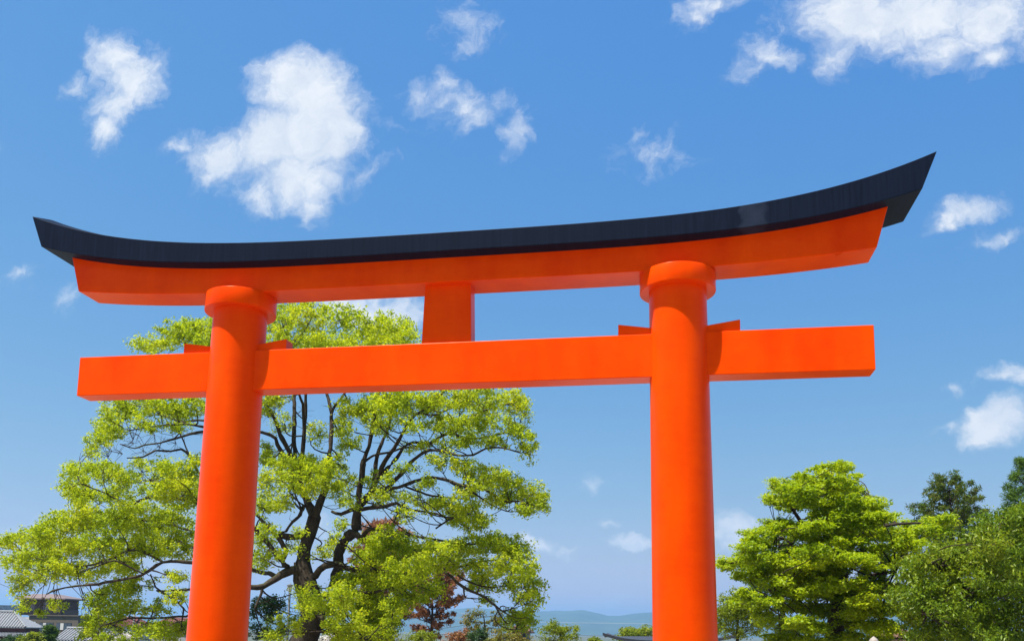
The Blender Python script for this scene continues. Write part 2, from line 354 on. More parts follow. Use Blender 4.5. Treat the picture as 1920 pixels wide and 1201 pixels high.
# ------------------------------------------------------------------ the setting: ground and far hills
def sstep(a, b, t):
    t = np.clip((t-a)/(b-a), 0, 1); return t*t*(3-2*t)
def gz(y): return float(-7.0*sstep(35, 150, np.array(y)))
def build_ground():
    ys = np.concatenate([np.linspace(-400, 30, 12), np.linspace(38, 160, 24), np.linspace(200, 1000, 8), [3000, 8000, 16000]])
    xs = np.concatenate([[-16000, -6000, -1500], np.linspace(-400, 400, 17), [1500, 6000, 16000]])
    V = np.array([(x, y, gz(y)) for y in ys for x in xs]); nx = len(xs)
    f = np.array([(j*nx+i, j*nx+i+1, (j+1)*nx+i+1, (j+1)*nx+i) for j in range(len(ys)-1) for i in range(nx-1)])
    m, nt, b = mat('pale_gravel'); L = nt.links; tc = node(nt, 'ShaderNodeTexCoord')
    n1 = node(nt, 'ShaderNodeTexNoise', Scale=.25, Detail=8.0, Roughness=.7); L.new(tc.outputs['Object'], n1.inputs['Vector'])
    n2 = node(nt, 'ShaderNodeTexVoronoi', Scale=30.0); L.new(tc.outputs['Object'], n2.inputs['Vector'])
    r = node(nt, 'ShaderNodeValToRGB'); e = r.color_ramp.elements; e[0].position = .3; e[0].color = (.21, .195, .17, 1); e[1].position = .7; e[1].color = (.34, .315, .275, 1)
    L.new(n1.outputs[0], r.inputs[0]); b.inputs['Roughness'].default_value = .9
    # beyond the gravelled precinct: gardens, fields and trees of the plain
    n5 = node(nt, 'ShaderNodeTexNoise', Scale=.02, Detail=6.0); L.new(tc.outputs['Object'], n5.inputs['Vector'])
    r5 = node(nt, 'ShaderNodeValToRGB'); q = r5.color_ramp.elements; q[0].position = .35; q[0].color = (.035, .055, .025, 1); q[1].position = .65; q[1].color = (.10, .10, .075, 1); L.new(n5.outputs[0], r5.inputs[0])
    sp = node(nt, 'ShaderNodeSeparateXYZ'); L.new(tc.outputs['Object'], sp.inputs[0])
    mr = node(nt, 'ShaderNodeMapRange'); mr.inputs['From Min'].default_value = 42; mr.inputs['From Max'].default_value = 60; L.new(sp.outputs[1], mr.inputs['Value'])
    mx = node(nt, 'ShaderNodeMix', data_type='RGBA'); L.new(mr.outputs[0], mx.inputs['Factor']); L.new(r.outputs[0], mx.inputs['A']); L.new(r5.outputs[0], mx.inputs['B'])
    L.new(mx.outputs['Result'], b.inputs['Base Color'])
    bp = node(nt, 'ShaderNodeBump', Strength=.5, Distance=.02); L.new(n2.outputs['Distance'], bp.inputs['Height']); L.new(bp.outputs[0], b.inputs['Normal'])
    mesh_obj('ground', V, f, m, None, True, kind='structure', label='pale gravel ground sloping down towards the town')
build_ground()
def build_hills():
    Y0 = 7000.0
    prof = [(-900,1166),(-500,1160),(-200,1163),(0,1160),(300,1158),(560,1158),(700,1156),(800,1152),(850,1146),(880,1141),(910,1143),(960,1147),(1010,1149),(1060,1147),(1092,1145),(1115,1150),(1140,1156),(1160,1158),
            (1190,1152),(1230,1149),(1300,1146),(1360,1150),(1450,1158),(1600,1150),(1800,1160),(2000,1165),(2400,1172),(2900,1178)]
    px = np.linspace(-900, 2900, 420); py = np.interp(px, [p[0] for p in prof], [p[1] for p in prof])
    k = np.arange(len(px)); jit = sum(np.sin(k*w+ph)*a for w, ph, a in ((.9, 1, .35), (.37, 2, .6), (2.1, .5, .22), (1.5, 3, .25)))
    py = py+jit-3
    ridge = np.array([at(a, b, Y0) for a, b in zip(px, py)])
    V = []; rows = 9
    for j in range(rows):
        t = j/(rows-1)                                   # foot (front) .. ridge .. back
        for i in range(len(px)):
            q = ridge[i]; h = q[2]+8
            if t <= .75:
                s = t/.75; hh = h*(s**.8)*(1+.10*math.sin(i*.21+j*1.7)*(1-s)); y = Y0-1700*(1-s)
            else:
                s = (1-t)/.25; hh = h*s; y = Y0+1600*(1-s)
            V.append((q[0]*(y-CAM[1])/(Y0-CAM[1])+CAM[0]*(1-(y-CAM[1])/(Y0-CAM[1])) if False else q[0], y, -8+hh))
    n = len(px)
    f = np.array([(j*n+i, j*n+i+1, (j+1)*n+i+1, (j+1)*n+i) for j in range(rows-1) for i in range(n-1)])
    m = plain('wooded_hillside', (.040, .065, .035), .95, .35, .004, spec=.1)
    mesh_obj('hills', V, f, m, None, True, kind='structure', label='low wooded mountain range on the horizon')
build_hills()

# ------------------------------------------------------------------ the torii gate
def build_torii():
    root = empty('torii_gate', (0, 0, 0), label='tall vermilion torii gate with curved black top lintel', cat='gate')
    S = lambda x: 7.762-.00044*x*x+.00008*x**4
    K = lambda x: 8.215-.00048*x*x+.00015*x**4
    T = lambda x: 8.553+.00061*x*x+.00018*x**4
    ax = lambda z: 4.080-.0101*(z-6); rad = lambda z: .5-.0058*(z-6)
    for s in (-1, 1):
        m = MB(); n = 72; zs = np.linspace(-.3, 7.60, 30); v = []
        for z in zs:
            for k in range(n):
                a = 2*math.pi*k/n; v.append((s*ax(z)+rad(z)*math.cos(a), rad(z)*math.sin(a), z))
        f = [(i*n+k, i*n+(k+1) % n, (i+1)*n+(k+1) % n, (i+1)*n+k) for i in range(len(zs)-1) for k in range(n)]
        m.add(v, f)
        p = m.build('pillar', M['red'], root, True)
        b = MB(); b.lathe((s*ax(0), 0, 0), [(.74, -.2), (.74, .30), (.70, .36), (.56, .36)], 48, False)
        b.build('base_ring', M['black'], p, bevel=.01)
        c = MB(); zc = 7.6
        c.lathe((s*ax(zc), 0, 0), [(.40, 7.459), (.651, 7.459), (.651, 7.773), (.40, 7.773)], 72, True)
        o = c.build('pillar_collar', M['red'], root, bevel=.012)
        for q in o.data.polygons:
            q.use_smooth = abs(q.normal.z) < .5
    # tie beam, its two ends and the stretch between the pillars are one timber
    nL, nd, z0, z1 = 7.217, .205, 5.924, 6.680
    MB().box((-nL, -nd, z0), (nL, nd, z1)).build('tie_beam', M['red'], root, bevel=.012)
    for s in (-1, 1):
        for t in (-1, 1):
            xa = s*ax(6.8)+t*.40; xb = s*ax(6.8)+t*1.025; yd = .145; zb = z1+.002; za, ze = 6.80, 6.893
            v = []
            for zz in (0, 1):
                for (x, y) in ((xa, -yd), (xb, -yd), (xb, yd), (xa, yd)):
                    v.append((x, y, zb if zz == 0 else (za if x == xa else ze)))
            if xb < xa: v = [v[i] for i in (1, 0, 3, 2, 5, 4, 7, 6)]
            MB().hexa(v).build('wedge', M['red'], root, bevel=.008)
    gd = .165
    v = [(-.455, -gd, z1+.002), (.455, -gd, z1+.002), (.455, gd, z1+.002), (-.455, gd, z1+.002), (-.423, -gd, 7.80), (.423, -gd, 7.80), (.423, gd, 7.80), (-.423, gd, 7.80)]
    MB().hexa(v).build('centre_strut', M['red'], root, bevel=.01)
    def sweep(section, n=90):
        """section(t) -> list of (x, y, z) round the beam, t in -1..1"""
        v = []; k = 0
        for t in np.linspace(-1, 1, n):
            ring = section(t); k = len(ring); v += ring
        f = [(i*k+j, (i+1)*k+j, (i+1)*k+(j+1) % k, i*k+(j+1) % k) for i in range(n-1) for j in range(k)]
        f += [tuple(range(k)), tuple((n-1)*k+j for j in range(k-1, -1, -1))]
        return MB().add(v, f)
    def shimaki(t):
        xb, xt = 7.291*t, 7.507*t; d = .316
        return [(xb, -d, S(xb)), (xb, d, S(xb)), (xt, d, K(xt)+.05), (xt, -d, K(xt)+.05)]
    o = sweep(shimaki).build('lower_lintel', M['red'], root, bevel=.012)
    def kasagi(t):
        xb, xt = 7.952*t, 8.203*t; xr = 8.26*t
        return [(xb, -.61, K(xb)), (xb, .56, K(xb)), (xt, .57, T(xt)), (xr, -.02, T(xr)+RIDGE), (xt, -.616, T(xt))]
    RIDGE = .20
    sweep(kasagi).build('upper_lintel', M['black'], root, bevel=.008)
build_torii()

# ------------------------------------------------------------------ foliage and tree tools
def leaves(centres, radii, per, length, width, up=.5, out=.5, rnd=.7, droop=0.0, shell=.55, fold=.25):
    """leaf blades (folded diamonds) scattered through ellipsoidal sprays; returns verts, faces"""
    C = np.repeat(np.asarray(centres), per, axis=0); Rr = np.repeat(np.asarray(radii), per, axis=0); n = len(C)
    d = rng.normal(size=(n, 3)); d /= np.linalg.norm(d, axis=1)[:, None]
    r = rng.random(n)**shell
    P = C+d*r[:, None]*Rr
    nrm = d*out+rng.normal(size=(n, 3))*rnd+np.array([0, 0, up]); nrm /= np.linalg.norm(nrm, axis=1)[:, None]
    ax = rng.normal(size=(n, 3))+d*.6; ax[:, 2] -= droop
    ax -= nrm*(ax*nrm).sum(1)[:, None]; ax /= np.linalg.norm(ax, axis=1)[:, None]+1e-9
    sd = np.cross(nrm, ax); sz = rng.uniform(.65, 1.25, n)[:, None]
    l = length*sz; w = width*sz
    V = np.stack([P-ax*l*.5, P+sd*w*.5-ax*l*.05+nrm*w*fold, P+ax*l*.5, P-sd*w*.5-ax*l*.05+nrm*w*fold], axis=1).reshape(-1, 3)
    i = np.arange(n)[:, None]*4
    F = np.concatenate([i+np.array([0, 1, 2]), i+np.array([0, 2, 3])], axis=1).reshape(-1, 3)
    return V, F
def join(parts):
    v = []; f = []; b = 0
    for (a, q) in parts:
        v.append(a); f.append(q+b); b += len(a)
    return np.concatenate(v), np.concatenate(f)
def pads_to_sprays(pads, size, dens, flat=.75):
    """pads: centre(3), radii(3), weight -> spray centres and radii"""
    cs = []; rs = []
    for c, r, w in pads:
        vol = r[0]*r[1]*r[2]; n = max(3, int(dens*w*vol**(2/3)/size**2))
        d = rng.normal(size=(n, 3)); d /= np.linalg.norm(d, axis=1)[:, None]; q = rng.random(n)**.45
        cs.append(c+d*q[:, None]*r); s = size*rng.uniform(.6, 1.3, n)
        rs.append(np.stack([s, s, s*flat], axis=1))
    return np.concatenate(cs), np.concatenate(rs)
def twig_to(T, a, b, r0, r1, sag=.0, wob=.12, n=5):
    L = np.linalg.norm(b-a); k = max(3, int(L/.35)+2); t = np.linspace(0, 1, k)[:, None]
    P = a*(1-t)+b*t; amp = wob*L*np.sin(np.pi*t)
    P = P+amp*rng.normal(size=3)+np.sin(np.pi*t*2)*wob*.4*L*rng.normal(size=3)
    P[:, 2] += (sag*L*np.sin(np.pi*t))[:, 0]
    T.add(P, r0*(1-t[:, 0])+r1*t[:, 0], n); return P

# ------------------------------------------------------------------ the great camphor tree behind the left pillar
def build_camphor():
    Y0 = 16.0; k0 = (Y0-CAM[1])/FPX
    base = at(562, 1215, Y0); base[2] = 0
    root = empty('camphor_tree', tuple(base), label='huge spreading camphor tree with yellow-green crown behind the left pillar', cat='tree')
    def limb(pts, d0, d1):
        n = len(pts); out = []
        for i, (x, y, w) in enumerate(pts):
            Y = Y0+d0+(d1-d0)*(i/(n-1))**1.2; p = at(x, y, Y); out.append((p[0], p[1], p[2], .5*w*(Y-CAM[1])/FPX))
        P = smooth_path(out, .22)
        r = np.maximum(P[:, 3], .006); Q = P[:, :3].copy()
        Q[1:-1] += rng.normal(size=(len(Q)-2, 3))*np.minimum(r[1:-1, None]*.16, .02)
        return Q, r
    all_pts = []; all_r = []
    tr = limb([(560,1228,60),(572,1195,50),(588,1155,46),(580,1112,46),(571,1082,44),(566,1052,30)], 0, 0)
    lo = tr[0].copy(); 
    P = np.vstack([[base[0]-.05, base[1], -.15], [lo[0][0], lo[0][1], .35], lo]); r = np.concatenate([[.85, .66], tr[1]])
    v, f = tube_arrays(P, r, 14)
    v += rng.normal(size=v.shape)*.018
    mesh_obj('trunk', v, f, M['bark'], root, True)
    limbs = [
        ([(567,1058,30),(570,1032,25),(579,1002,24),(588,972,27),(580,945,16),(563,908,13),(556,880,11)], 0, .6),
        ([(588,972,20),(598,950,15),(608,920,14),(616,885,11),(619,839,9),(621,802,8),(621,773,8),(614,738,5),(606,700,4),(598,640,3)], 0, 1.5),
        ([(621,775,7),(632,755,5),(646,738,5),(664,700,4),(690,650,3),(710,615,2)], 1.3, 2.5),
        ([(558,885,9),(567,850,9),(571,793,8),(574,738,6),(580,690,5),(592,640,4),(600,600,2)], .5, 0),
        ([(570,795,6),(568,757,6),(561,738,5),(554,700,4),(545,650,3)], .3, -1.5),
        ([(556,888,9),(552,844,9),(552,775,8),(551,738,7),(547,690,6),(540,630,4),(535,595,2)], .6, 2.2),
        ([(558,890,9),(540,843,9),(524,811,9),(512,780,7),(500,762,6),(470,735,5),(430,700,4),(390,660,3),(340,640,2)], .6, -1.0),
        ([(556,895,9),(527,846,9),(517,822,8),(491,810,7),(440,802,6),(382,800,6),(352,795,5),(320,796,4),(280,800,3),(245,806,2)], .5, -2.0),
        ([(440,802,6),(384,808,6),(340,818,5),(300,830,4),(270,834,3.4),(252,840,2.6),(225,832,2)], -.5, -3.4),
        ([(440,802,5),(382,788,5),(340,790,4),(316,782,3),(278,766,2.4),(240,756,2)], -.5, 1.0),
        ([(480,900,7),(420,905,7),(372,885,6),(358,856,6),(340,842,5),(320,845,4.4),(292,844,4),(268,856,3),(238,858,2)], -.2, -2.5),
        ([(358,860,4),(345,830,3.4),(338,812,3),(325,800,2)], -1.2, -1.2),
        ([(530,1051,10),(470,985,9),(400,950,7),(340,935,6),(276,932,5),(240,946,4),(200,925,3),(150,905,2)], -.5, -3.0),
        ([(400,950,5),(330,915,4),(290,900,3),(262,905,2.4)], -1.2, .5),
        ([(628,1100,24),(631,1078,22),(635,1050,20),(638,1028,20),(652,1006,22),(668,990,21),(669,962,18),(673,939,14),(677,903,11),(680,870,12),(683,857,9),(692,837,8),(698,806,7),(704,770,5),(712,730,4),(730,680,3),(745,620,2)], .9, .4),
        ([(680,868,6),(700,853,5),(730,848,4.5),(752,840,4),(790,835,3)], .9, -.8),
        ([(673,950,12),(690,930,10),(700,914,11),(704,885,9),(707,857,8),(716,830,7),(727,802,7),(738,765,5),(755,725,4),(775,680,2.5)], .7, 2.2),
        ([(700,914,11),(711,890,11),(722,863,9),(738,840,7),(749,823,7),(770,785,6),(789,771,6),(826,741,5),(845,715,4),(880,690,2)], .8, -.6),
        ([(789,773,4.4),(812,778,4),(845,765,3),(880,750,2)], -.1, -1.5),
        ([(711,892,9),(744,859,7),(757,838,6.4),(775,829,6),(805,830,6),(840,811,5.4),(861,818,4.4),(890,822,4),(925,816,3),(965,806,2)], .7, 1.5),
        ([(808,828,5),(840,812,5),(861,802,5),(880,784,4.4),(891,776,4),(924,764,3),(960,755,2)], 1.1, -.8),
        ([(715,925,9),(744,897,8),(777,860,7),(805,844,6),(835,846,5),(859,853,4.6),(887,852,4),(915,839,3.4),(947,840,2.6),(975,848,2)], .6, -1.8),
        ([(672,960,10),(686,930,9),(705,919,8),(735,915,7.4),(758,909,7),(790,898,6.4),(821,895,6.4),(868,910,6),(910,918,5),(943,939,4),(975,939,3),(1005,948,2)], .6, -1.2),
        ([(868,910,4.6),(893,927,4),(922,946,3),(950,958,2)], -.5, .8),
        ([(760,912,4),(800,926,4.4),(835,932,4),(870,934,3),(900,940,2)], .3, 2.2),
        ([(622,958,6),(640,963,7),(660,955,8),(700,951,8),(725,948,8),(745,943,6.4),(768,955,5),(817,962,4),(850,975,3),(880,990,2)], .9, -.6),
        ([(661,998,15),(677,1008,11),(684,1000,10),(698,990,6),(731,998,6),(764,1002,5),(800,1008,4),(840,1015,3),(890,1020,2)], .7, -1.8),
        ([(731,998,4.4),(740,974,4),(750,955,3.4),(764,934,3)], -.2, -.2),
        ([(817,990,3),(840,975,4),(862,966,4),(900,962,2)], -1.0, -1.2),
        ([(574,1085,20),(591,1077,15),(610,1060,13),(633,1058,13),(660,1066,11),(700,1068,9),(760,1074,7),(810,1068,6),(842,1066,5.4),(874,1059,4),(920,1050,3),(965,1050,2)], 0, -2.2),
        ([(820,1066,6),(839,1075,6),(869,1100,6),(907,1118,5),(937,1141,4),(950,1150,2)], -1.5, -2.4),
        ([(845,1070,4),(880,1090,3.6),(915,1100,3),(950,1098,2)], -1.6, -.6),
        ([(572,1075,22),(556,1068,19),(537,1071,17),(518,1084,13),(493,1098,11),(472,1101,10),(440,1088,9),(400,1062,8),(358,1053,7),(307,1053,6.4),(267,1076,6),(199,1091,5),(142,1098,4),(108,1104,3),(88,1113,2)], -.1, -3.6),
        ([(307,1053,5),(250,1030,4.6),(205,1048,4),(160,1060,3),(100,1060,2)], -2.0, -.8),
        ([(267,1074,4),(215,1050,4),(185,1060,3.6),(150,1070,2)], -2.4, -3.8),
        ([(575,1000,15),(560,1004,13),(537,1004,13),(518,1001,11),(530,1018,10),(537,1034,10),(530,1051,10),(541,1062,11)], 0, -.5),
        ([(578,950,9),(570,946,7),(563,965,6.4),(549,978,6),(536,996,6)], -.2, -.6),
        ([(516,1002,8),(500,985,7),(470,960,6),(430,990,5),(380,1000,4.4),(330,985,4),(270,975,3),(210,970,2)], -.4, .8),
        ([(524,1080,9),(505,1075,9),(479,1070,8),(440,1050,7),(380,1030,5),(320,1010,4),(250,1000,3.4),(170,995,2.6),(90,1005,2)], -.2, 2.0),
        ([(472,1101,7),(440,1106,6),(400,1104,5.4),(355,1104,5),(301,1107,4.4),(288,1090,3.6),(282,1076,2)], -.6, -1.6),
        ([(301,1107,4),(318,1118,4),(335,1130,4.4),(344,1140,4),(341,1164,3)], -1.4, -1.6),
        ([(400,1106,5),(360,1150,5),(335,1155,5),(273,1158,4.4),(241,1158,3.6),(205,1168,3)], -1.0, -2.4),
        ([(598,1150,14),(612,1172,10),(625,1178,9),(645,1190,8),(680,1195,6)], -.3, -1.8),
        ([(580,1120,14),(600,1120,9),(640,1110,7),(690,1110,5),(740,1100,4),(790,1090,3)], 0, -2.0),
        ([(492,1098,6),(490,1112,6),(484,1125,5),(478,1140,4)], -.6, -.8),
    ]
    for pts, d0, d1 in limbs:
        P, r = limb(pts, d0, d1); v, f = tube_arrays(P, r, 8 if r[0] > .08 else 6)
        v += rng.normal(size=v.shape)*min(.012, r[0]*.08)
        mesh_obj('limb', v, f, M['bark'], root, True)
        s = max(1, len(P)//5); all_pts.append(P[s:]); all_r.append(r[s:])
    LP = np.concatenate(all_pts); LR = np.concatenate(all_r)
    pads_px = [  # x, y, rx, ry, weight
        (285,648,46,18,.8),(335,622,46,24,1),(378,618,40,34,1),(390,650,40,26,1),(440,610,60,40,1),(530,602,46,36,1),(585,592,50,28,.9),(640,598,46,30,.85),(690,612,46,28,.8),(738,612,44,30,1),(762,630,28,24,.9),
        (560,640,60,28,1),(630,645,60,26,.9),(700,645,60,24,.9),(480,650,60,40,.8),(400,700,70,30,.8),(300,700,60,28,.7),(540,700,60,28,.6),(640,700,60,26,.4),(740,695,60,34,.9),(820,700,50,30,.8),(890,715,50,24,.8),
        (205,790,30,34,1),(235,765,46,26,1.1),(285,758,50,22,1.1),(335,768,46,26,1),(370,758,36,24,1),(186,822,26,22,1),(215,815,36,20,.8),(260,795,44,18,.6),(320,800,44,14,.45),(175,850,18,10,.5),
        (150,892,40,24,1),(190,880,40,22,1),(225,900,44,26,.9),(130,915,30,22,.9),(165,930,44,22,1),(215,930,40,20,.7),(270,870,30,16,.5),(310,880,40,24,1),(345,895,36,34,1),(300,915,50,30,1.1),(350,930,40,30,1),(255,950,44,18,.8),(370,870,26,22,.8),
        (25,1015,36,20,.9),(70,1005,44,24,1.1),(115,985,44,30,1.2),(165,968,46,32,1.2),(215,975,48,34,1.2),(270,975,48,34,1.1),(325,975,44,36,1.1),(30,1050,34,24,1),(75,1040,46,28,1.1),(130,1028,48,30,1.1),(185,1020,48,30,1.1),(240,1020,46,28,1),
        (290,1015,44,28,1),(340,1020,36,30,1),(110,1065,46,22,.9),(160,1070,44,22,.8),(210,1060,40,20,.8),(240,1065,36,20,.8),(290,1035,40,16,.8),(42,1085,32,22,.8),(75,1082,30,16,.6),(32,1110,18,14,.7),(52,1134,18,12,.3),(103,1130,18,14,.35),(75,1152,7,5,.25),
        (180,1135,30,28,1),(210,1108,36,24,.8),(250,1100,40,24,.9),(174,1165,26,26,1),(200,1160,40,28,.8),(245,1135,44,24,.6),(290,1140,40,20,.5),(320,1085,36,14,.5),(335,1120,28,24,.6),(225,1190,50,20,.7),(300,1185,50,24,.9),(345,1180,24,24,.9),(178,1195,28,18,1),
        (500,765,26,24,.9),(520,745,30,16,.8),(535,795,24,22,.6),(500,850,22,24,1),(525,868,34,22,1),(560,870,40,26,1.2),(600,885,44,26,1.2),(635,872,30,20,.9),(545,895,40,24,1),(585,910,46,22,1.1),(510,905,30,28,.9),(625,915,34,18,.8),(650,900,26,22,.6),
        (595,815,26,26,.6),(640,800,26,26,.7),(665,770,40,26,.9),(660,830,30,24,.6),(500,950,26,30,.9),(530,940,26,26,.7),(500,1000,28,30,.9),(520,1040,22,20,.8),(490,1045,24,30,.9),(545,1030,18,14,.5),(555,1000,14,14,.3),(610,1030,24,18,.6),(625,1010,14,12,.4),(655,940,26,18,.6),(640,985,12,14,.5),
        (695,770,40,34,1.1),(735,752,44,32,1.2),(715,795,36,20,.9),(775,755,44,24,.9),(770,800,34,14,.5),(820,755,44,22,.9),(815,795,36,18,.7),(865,750,44,24,1),(850,790,40,20,.8),(915,752,44,26,1),(965,755,32,30,1),(905,790,40,22,.9),(985,775,12,28,.6),
        (955,800,34,22,.8),(985,820,24,28,1),(990,845,16,22,.8),(875,822,40,20,.9),(925,830,36,16,.8),(835,835,34,14,.6),(785,838,30,12,.7),(830,862,30,14,.8),(865,870,34,14,.8),(880,885,26,12,.7),(725,890,30,16,.7),(700,900,26,20,.7),(760,880,26,14,.5),
        (905,895,34,22,1),(940,900,34,20,1),(880,920,34,18,.9),(965,915,36,22,1),(1000,930,30,22,1),(1020,945,16,20,.9),(985,955,30,14,.8),(930,935,34,16,.8),(800,905,26,16,.7),(830,940,34,20,1),(870,955,38,20,1),(800,950,26,16,.8),(905,972,30,16,.9),(880,990,26,10,.7),(850,970,30,16,.8),(730,925,30,16,.7),(700,935,22,14,.6),(770,925,24,14,.6),(760,965,30,14,.6),
        (720,1010,44,26,1),(690,1040,40,28,1.1),(760,1030,46,28,1.2),(815,1030,46,26,1.2),(870,1025,46,22,1.1),(925,1020,42,22,1),(965,1030,36,28,1.1),(985,1060,28,30,1.1),(945,1065,40,24,1),(895,1065,44,22,1),(840,1055,40,22,1),(790,1070,44,28,1.1),(740,1075,44,30,1.1),(690,1085,40,28,1),(650,1090,30,22,1),
        (1000,1095,22,26,1),(985,1120,30,16,.8),(955,1095,34,12,.6),(900,1100,30,12,.8),(905,1085,28,10,.7),(810,1105,30,20,1),(770,1115,36,26,1),(920,1125,14,8,.6),(1003,1128,14,22,.9),(985,1160,28,22,.8),(960,1155,24,16,.6),
        (578,1112,28,20,1.1),(600,1120,40,24,1.2),(645,1120,40,26,1.2),(586,1140,34,22,1.1),(690,1130,44,28,1.2),(640,1155,44,26,1.2),(700,1165,44,28,1.2),(735,1150,30,30,1),(560,1172,26,20,1),(520,1168,18,14,.9),(660,1190,46,20,1.2),(720,1195,40,18,1.1),(520,1190,30,20,.8),(615,1170,20,14,.6),
    ]
    pads = []; T = Tubes()
    for (x, y, rx, ry, w) in pads_px:
        c0 = (x-520)/520; hd = 5.5*math.sqrt(max(.08, 1-min(1, c0*c0)))*(1-.35*min(1, abs(y-900)/330))
        for side in (-1, 1):
            Y = Y0+side*hd*R_.uniform(.05, .95)+R_.uniform(-.4, .4)
            c = at(x+R_.uniform(-5, 5), y+R_.uniform(-4, 4), Y); s = (Y-CAM[1])/FPX
            pads.append((c, np.array([rx*s, rx*s*.9, ry*s])*1.02, w*R_.uniform(.45, .75)))
            dd = np.linalg.norm((LP-c)*np.array([1, .8, 1]), axis=1)+np.where(LP[:, 2] > c[2]+.4, 1.0, 0); i = int(np.argmin(dd))
            P = twig_to(T, LP[i], c, min(LR[i]*.7, .035), .008, sag=-.05, wob=.07)
            for q in range(4):
                d = rng.normal(size=3); d /= np.linalg.norm(d); st = P[R_.randrange(len(P)//2, len(P))]
                twig_to(T, st, c+d*np.array([rx*s, rx*s*.9, ry*s])*.85, .012, .004, wob=.12, n=4)
    # bare twigs along the limbs
    for i in range(0, len(LP), 3):
        if LR[i] > .09: continue
        for q in range(1):
            d = rng.normal(size=3); d[2] = d[2]*.5+.15; d *= R_.uniform(.3, .9)/np.linalg.norm(d)
            twig_to(T, LP[i], LP[i]+d, min(.012, LR[i]*.6), .003, wob=.15, n=4)
    for (x, y) in [(250,830),(270,845),(300,838),(230,850),(290,815),(330,830),(210,845),(260,815)]:
        c = at(x, y, Y0-2+R_.uniform(-1, 1))
        for q in range(7):
            d = rng.normal(size=3); d[0] -= .6; d *= R_.uniform(.35, .8)/np.linalg.norm(d); twig_to(T, c, c+d, .009, .003, wob=.15, n=4)
    T.build('twigs', M['bark2'], root, kind='stuff')
    cs, rs = pads_to_sprays(pads, .27, 7.0, .8)
    v, f = leaves(cs, rs, 46, .100, .056, up=.5, out=.5, rnd=.75, shell=.62)
    mesh_obj('crown', v, f, M['camphor'], root, kind='stuff')
    print('camphor leaves', len(f)//2, 'sprays', len(cs))
build_camphor()

# ------------------------------------------------------------------ generic broadleaf tree from pads
def pad_tree(name, label, Y0, trunk_px, limbs_px, pads_px, leafm, barkm, size, dens, per, ll, lw, cat='tree', group=None, depth=2.5, flat=.6, padflat=1.0,
             up=.6, out=.4, rnd=.6, droop=0.0, sides=(-1, 1), trunk_r=None, crown_name='crown', xc=None, jit=3):
    gx = at(trunk_px[0][0], trunk_px[0][1], Y0); g = gz(Y0)
    root = empty(name, (gx[0], gx[1], g), label=label, cat=cat, group=group)
    def limb(pts, d0, d1):
        out_ = []
        for i, (x, y, w) in enumerate(pts):
            Y = Y0+d0+(d1-d0)*i/max(1, len(pts)-1); p = at(x, y, Y); out_.append((p[0], p[1], p[2], .5*w*(Y-CAM[1])/FPX))
        P = smooth_path(out_, .25*(Y0-CAM[1])/28); return P[:, :3], np.maximum(P[:, 3], .005)
    P, r = limb(trunk_px, 0, 0)
    if P[0][2] > g+.05:
        P = np.vstack([[P[0][0], P[0][1], g-.1], P]); r = np.concatenate([[r[0]*1.35], r])
    v, f = tube_arrays(P, r, 10); mesh_obj('trunk', v, f, barkm, root, True)
    LP = [P[len(P)//3:]]; LR = [r[len(P)//3:]]
    for pts, d0, d1 in limbs_px:
        p, q = limb(pts, d0, d1); v, f = tube_arrays(p, q, 6); mesh_obj('limb', v, f, barkm, root, True); LP.append(p); LR.append(q)
    LP = np.concatenate(LP); LR = np.concatenate(LR); T = Tubes(); pads = []
    xs = [p[0] for p in pads_px]; mid = xc if xc is not None else .5*(min(xs)+max(xs)); hw = max(1, .5*(max(xs)-min(xs)))
    for (x, y, rx, ry, w) in pads_px:
        hd = depth*math.sqrt(max(.1, 1-min(1, ((x-mid)/hw)**2)))
        for sd in sides:
            Y = Y0+sd*hd*R_.uniform(.1, 1); c = at(x+R_.uniform(-jit, jit), y+R_.uniform(-jit, jit), Y); s = (Y-CAM[1])/FPX; j = R_.uniform(.7, 1.25)
            pads.append((c, np.array([rx*s*j, rx*s*j, ry*s*padflat]), w/len(sides)*1.25))
            i = int(np.argmin(np.linalg.norm(LP-c, axis=1)+np.where(LP[:, 2] > c[2], 1.0, 0)))
            Q = twig_to(T, LP[i], c, min(LR[i]*.7, .03), .006, wob=.06)
            for q in range(2):
                d = rng.normal(size=3); d /= np.linalg.norm(d); twig_to(T, Q[-2], c+d*np.array([rx*s, rx*s, ry*s])*.8, .009, .003, wob=.1, n=4)
    T.build('twigs', barkm, root, kind='stuff')
    cs, rs = pads_to_sprays(pads, size, dens, flat)
    v, f = leaves(cs, rs, per, ll, lw, up=up, out=out, rnd=rnd, droop=droop, shell=.5)
    mesh_obj(crown_name, v, f, leafm, root, kind='stuff')
    print(name, 'leaves', len(f)//2)
    return root

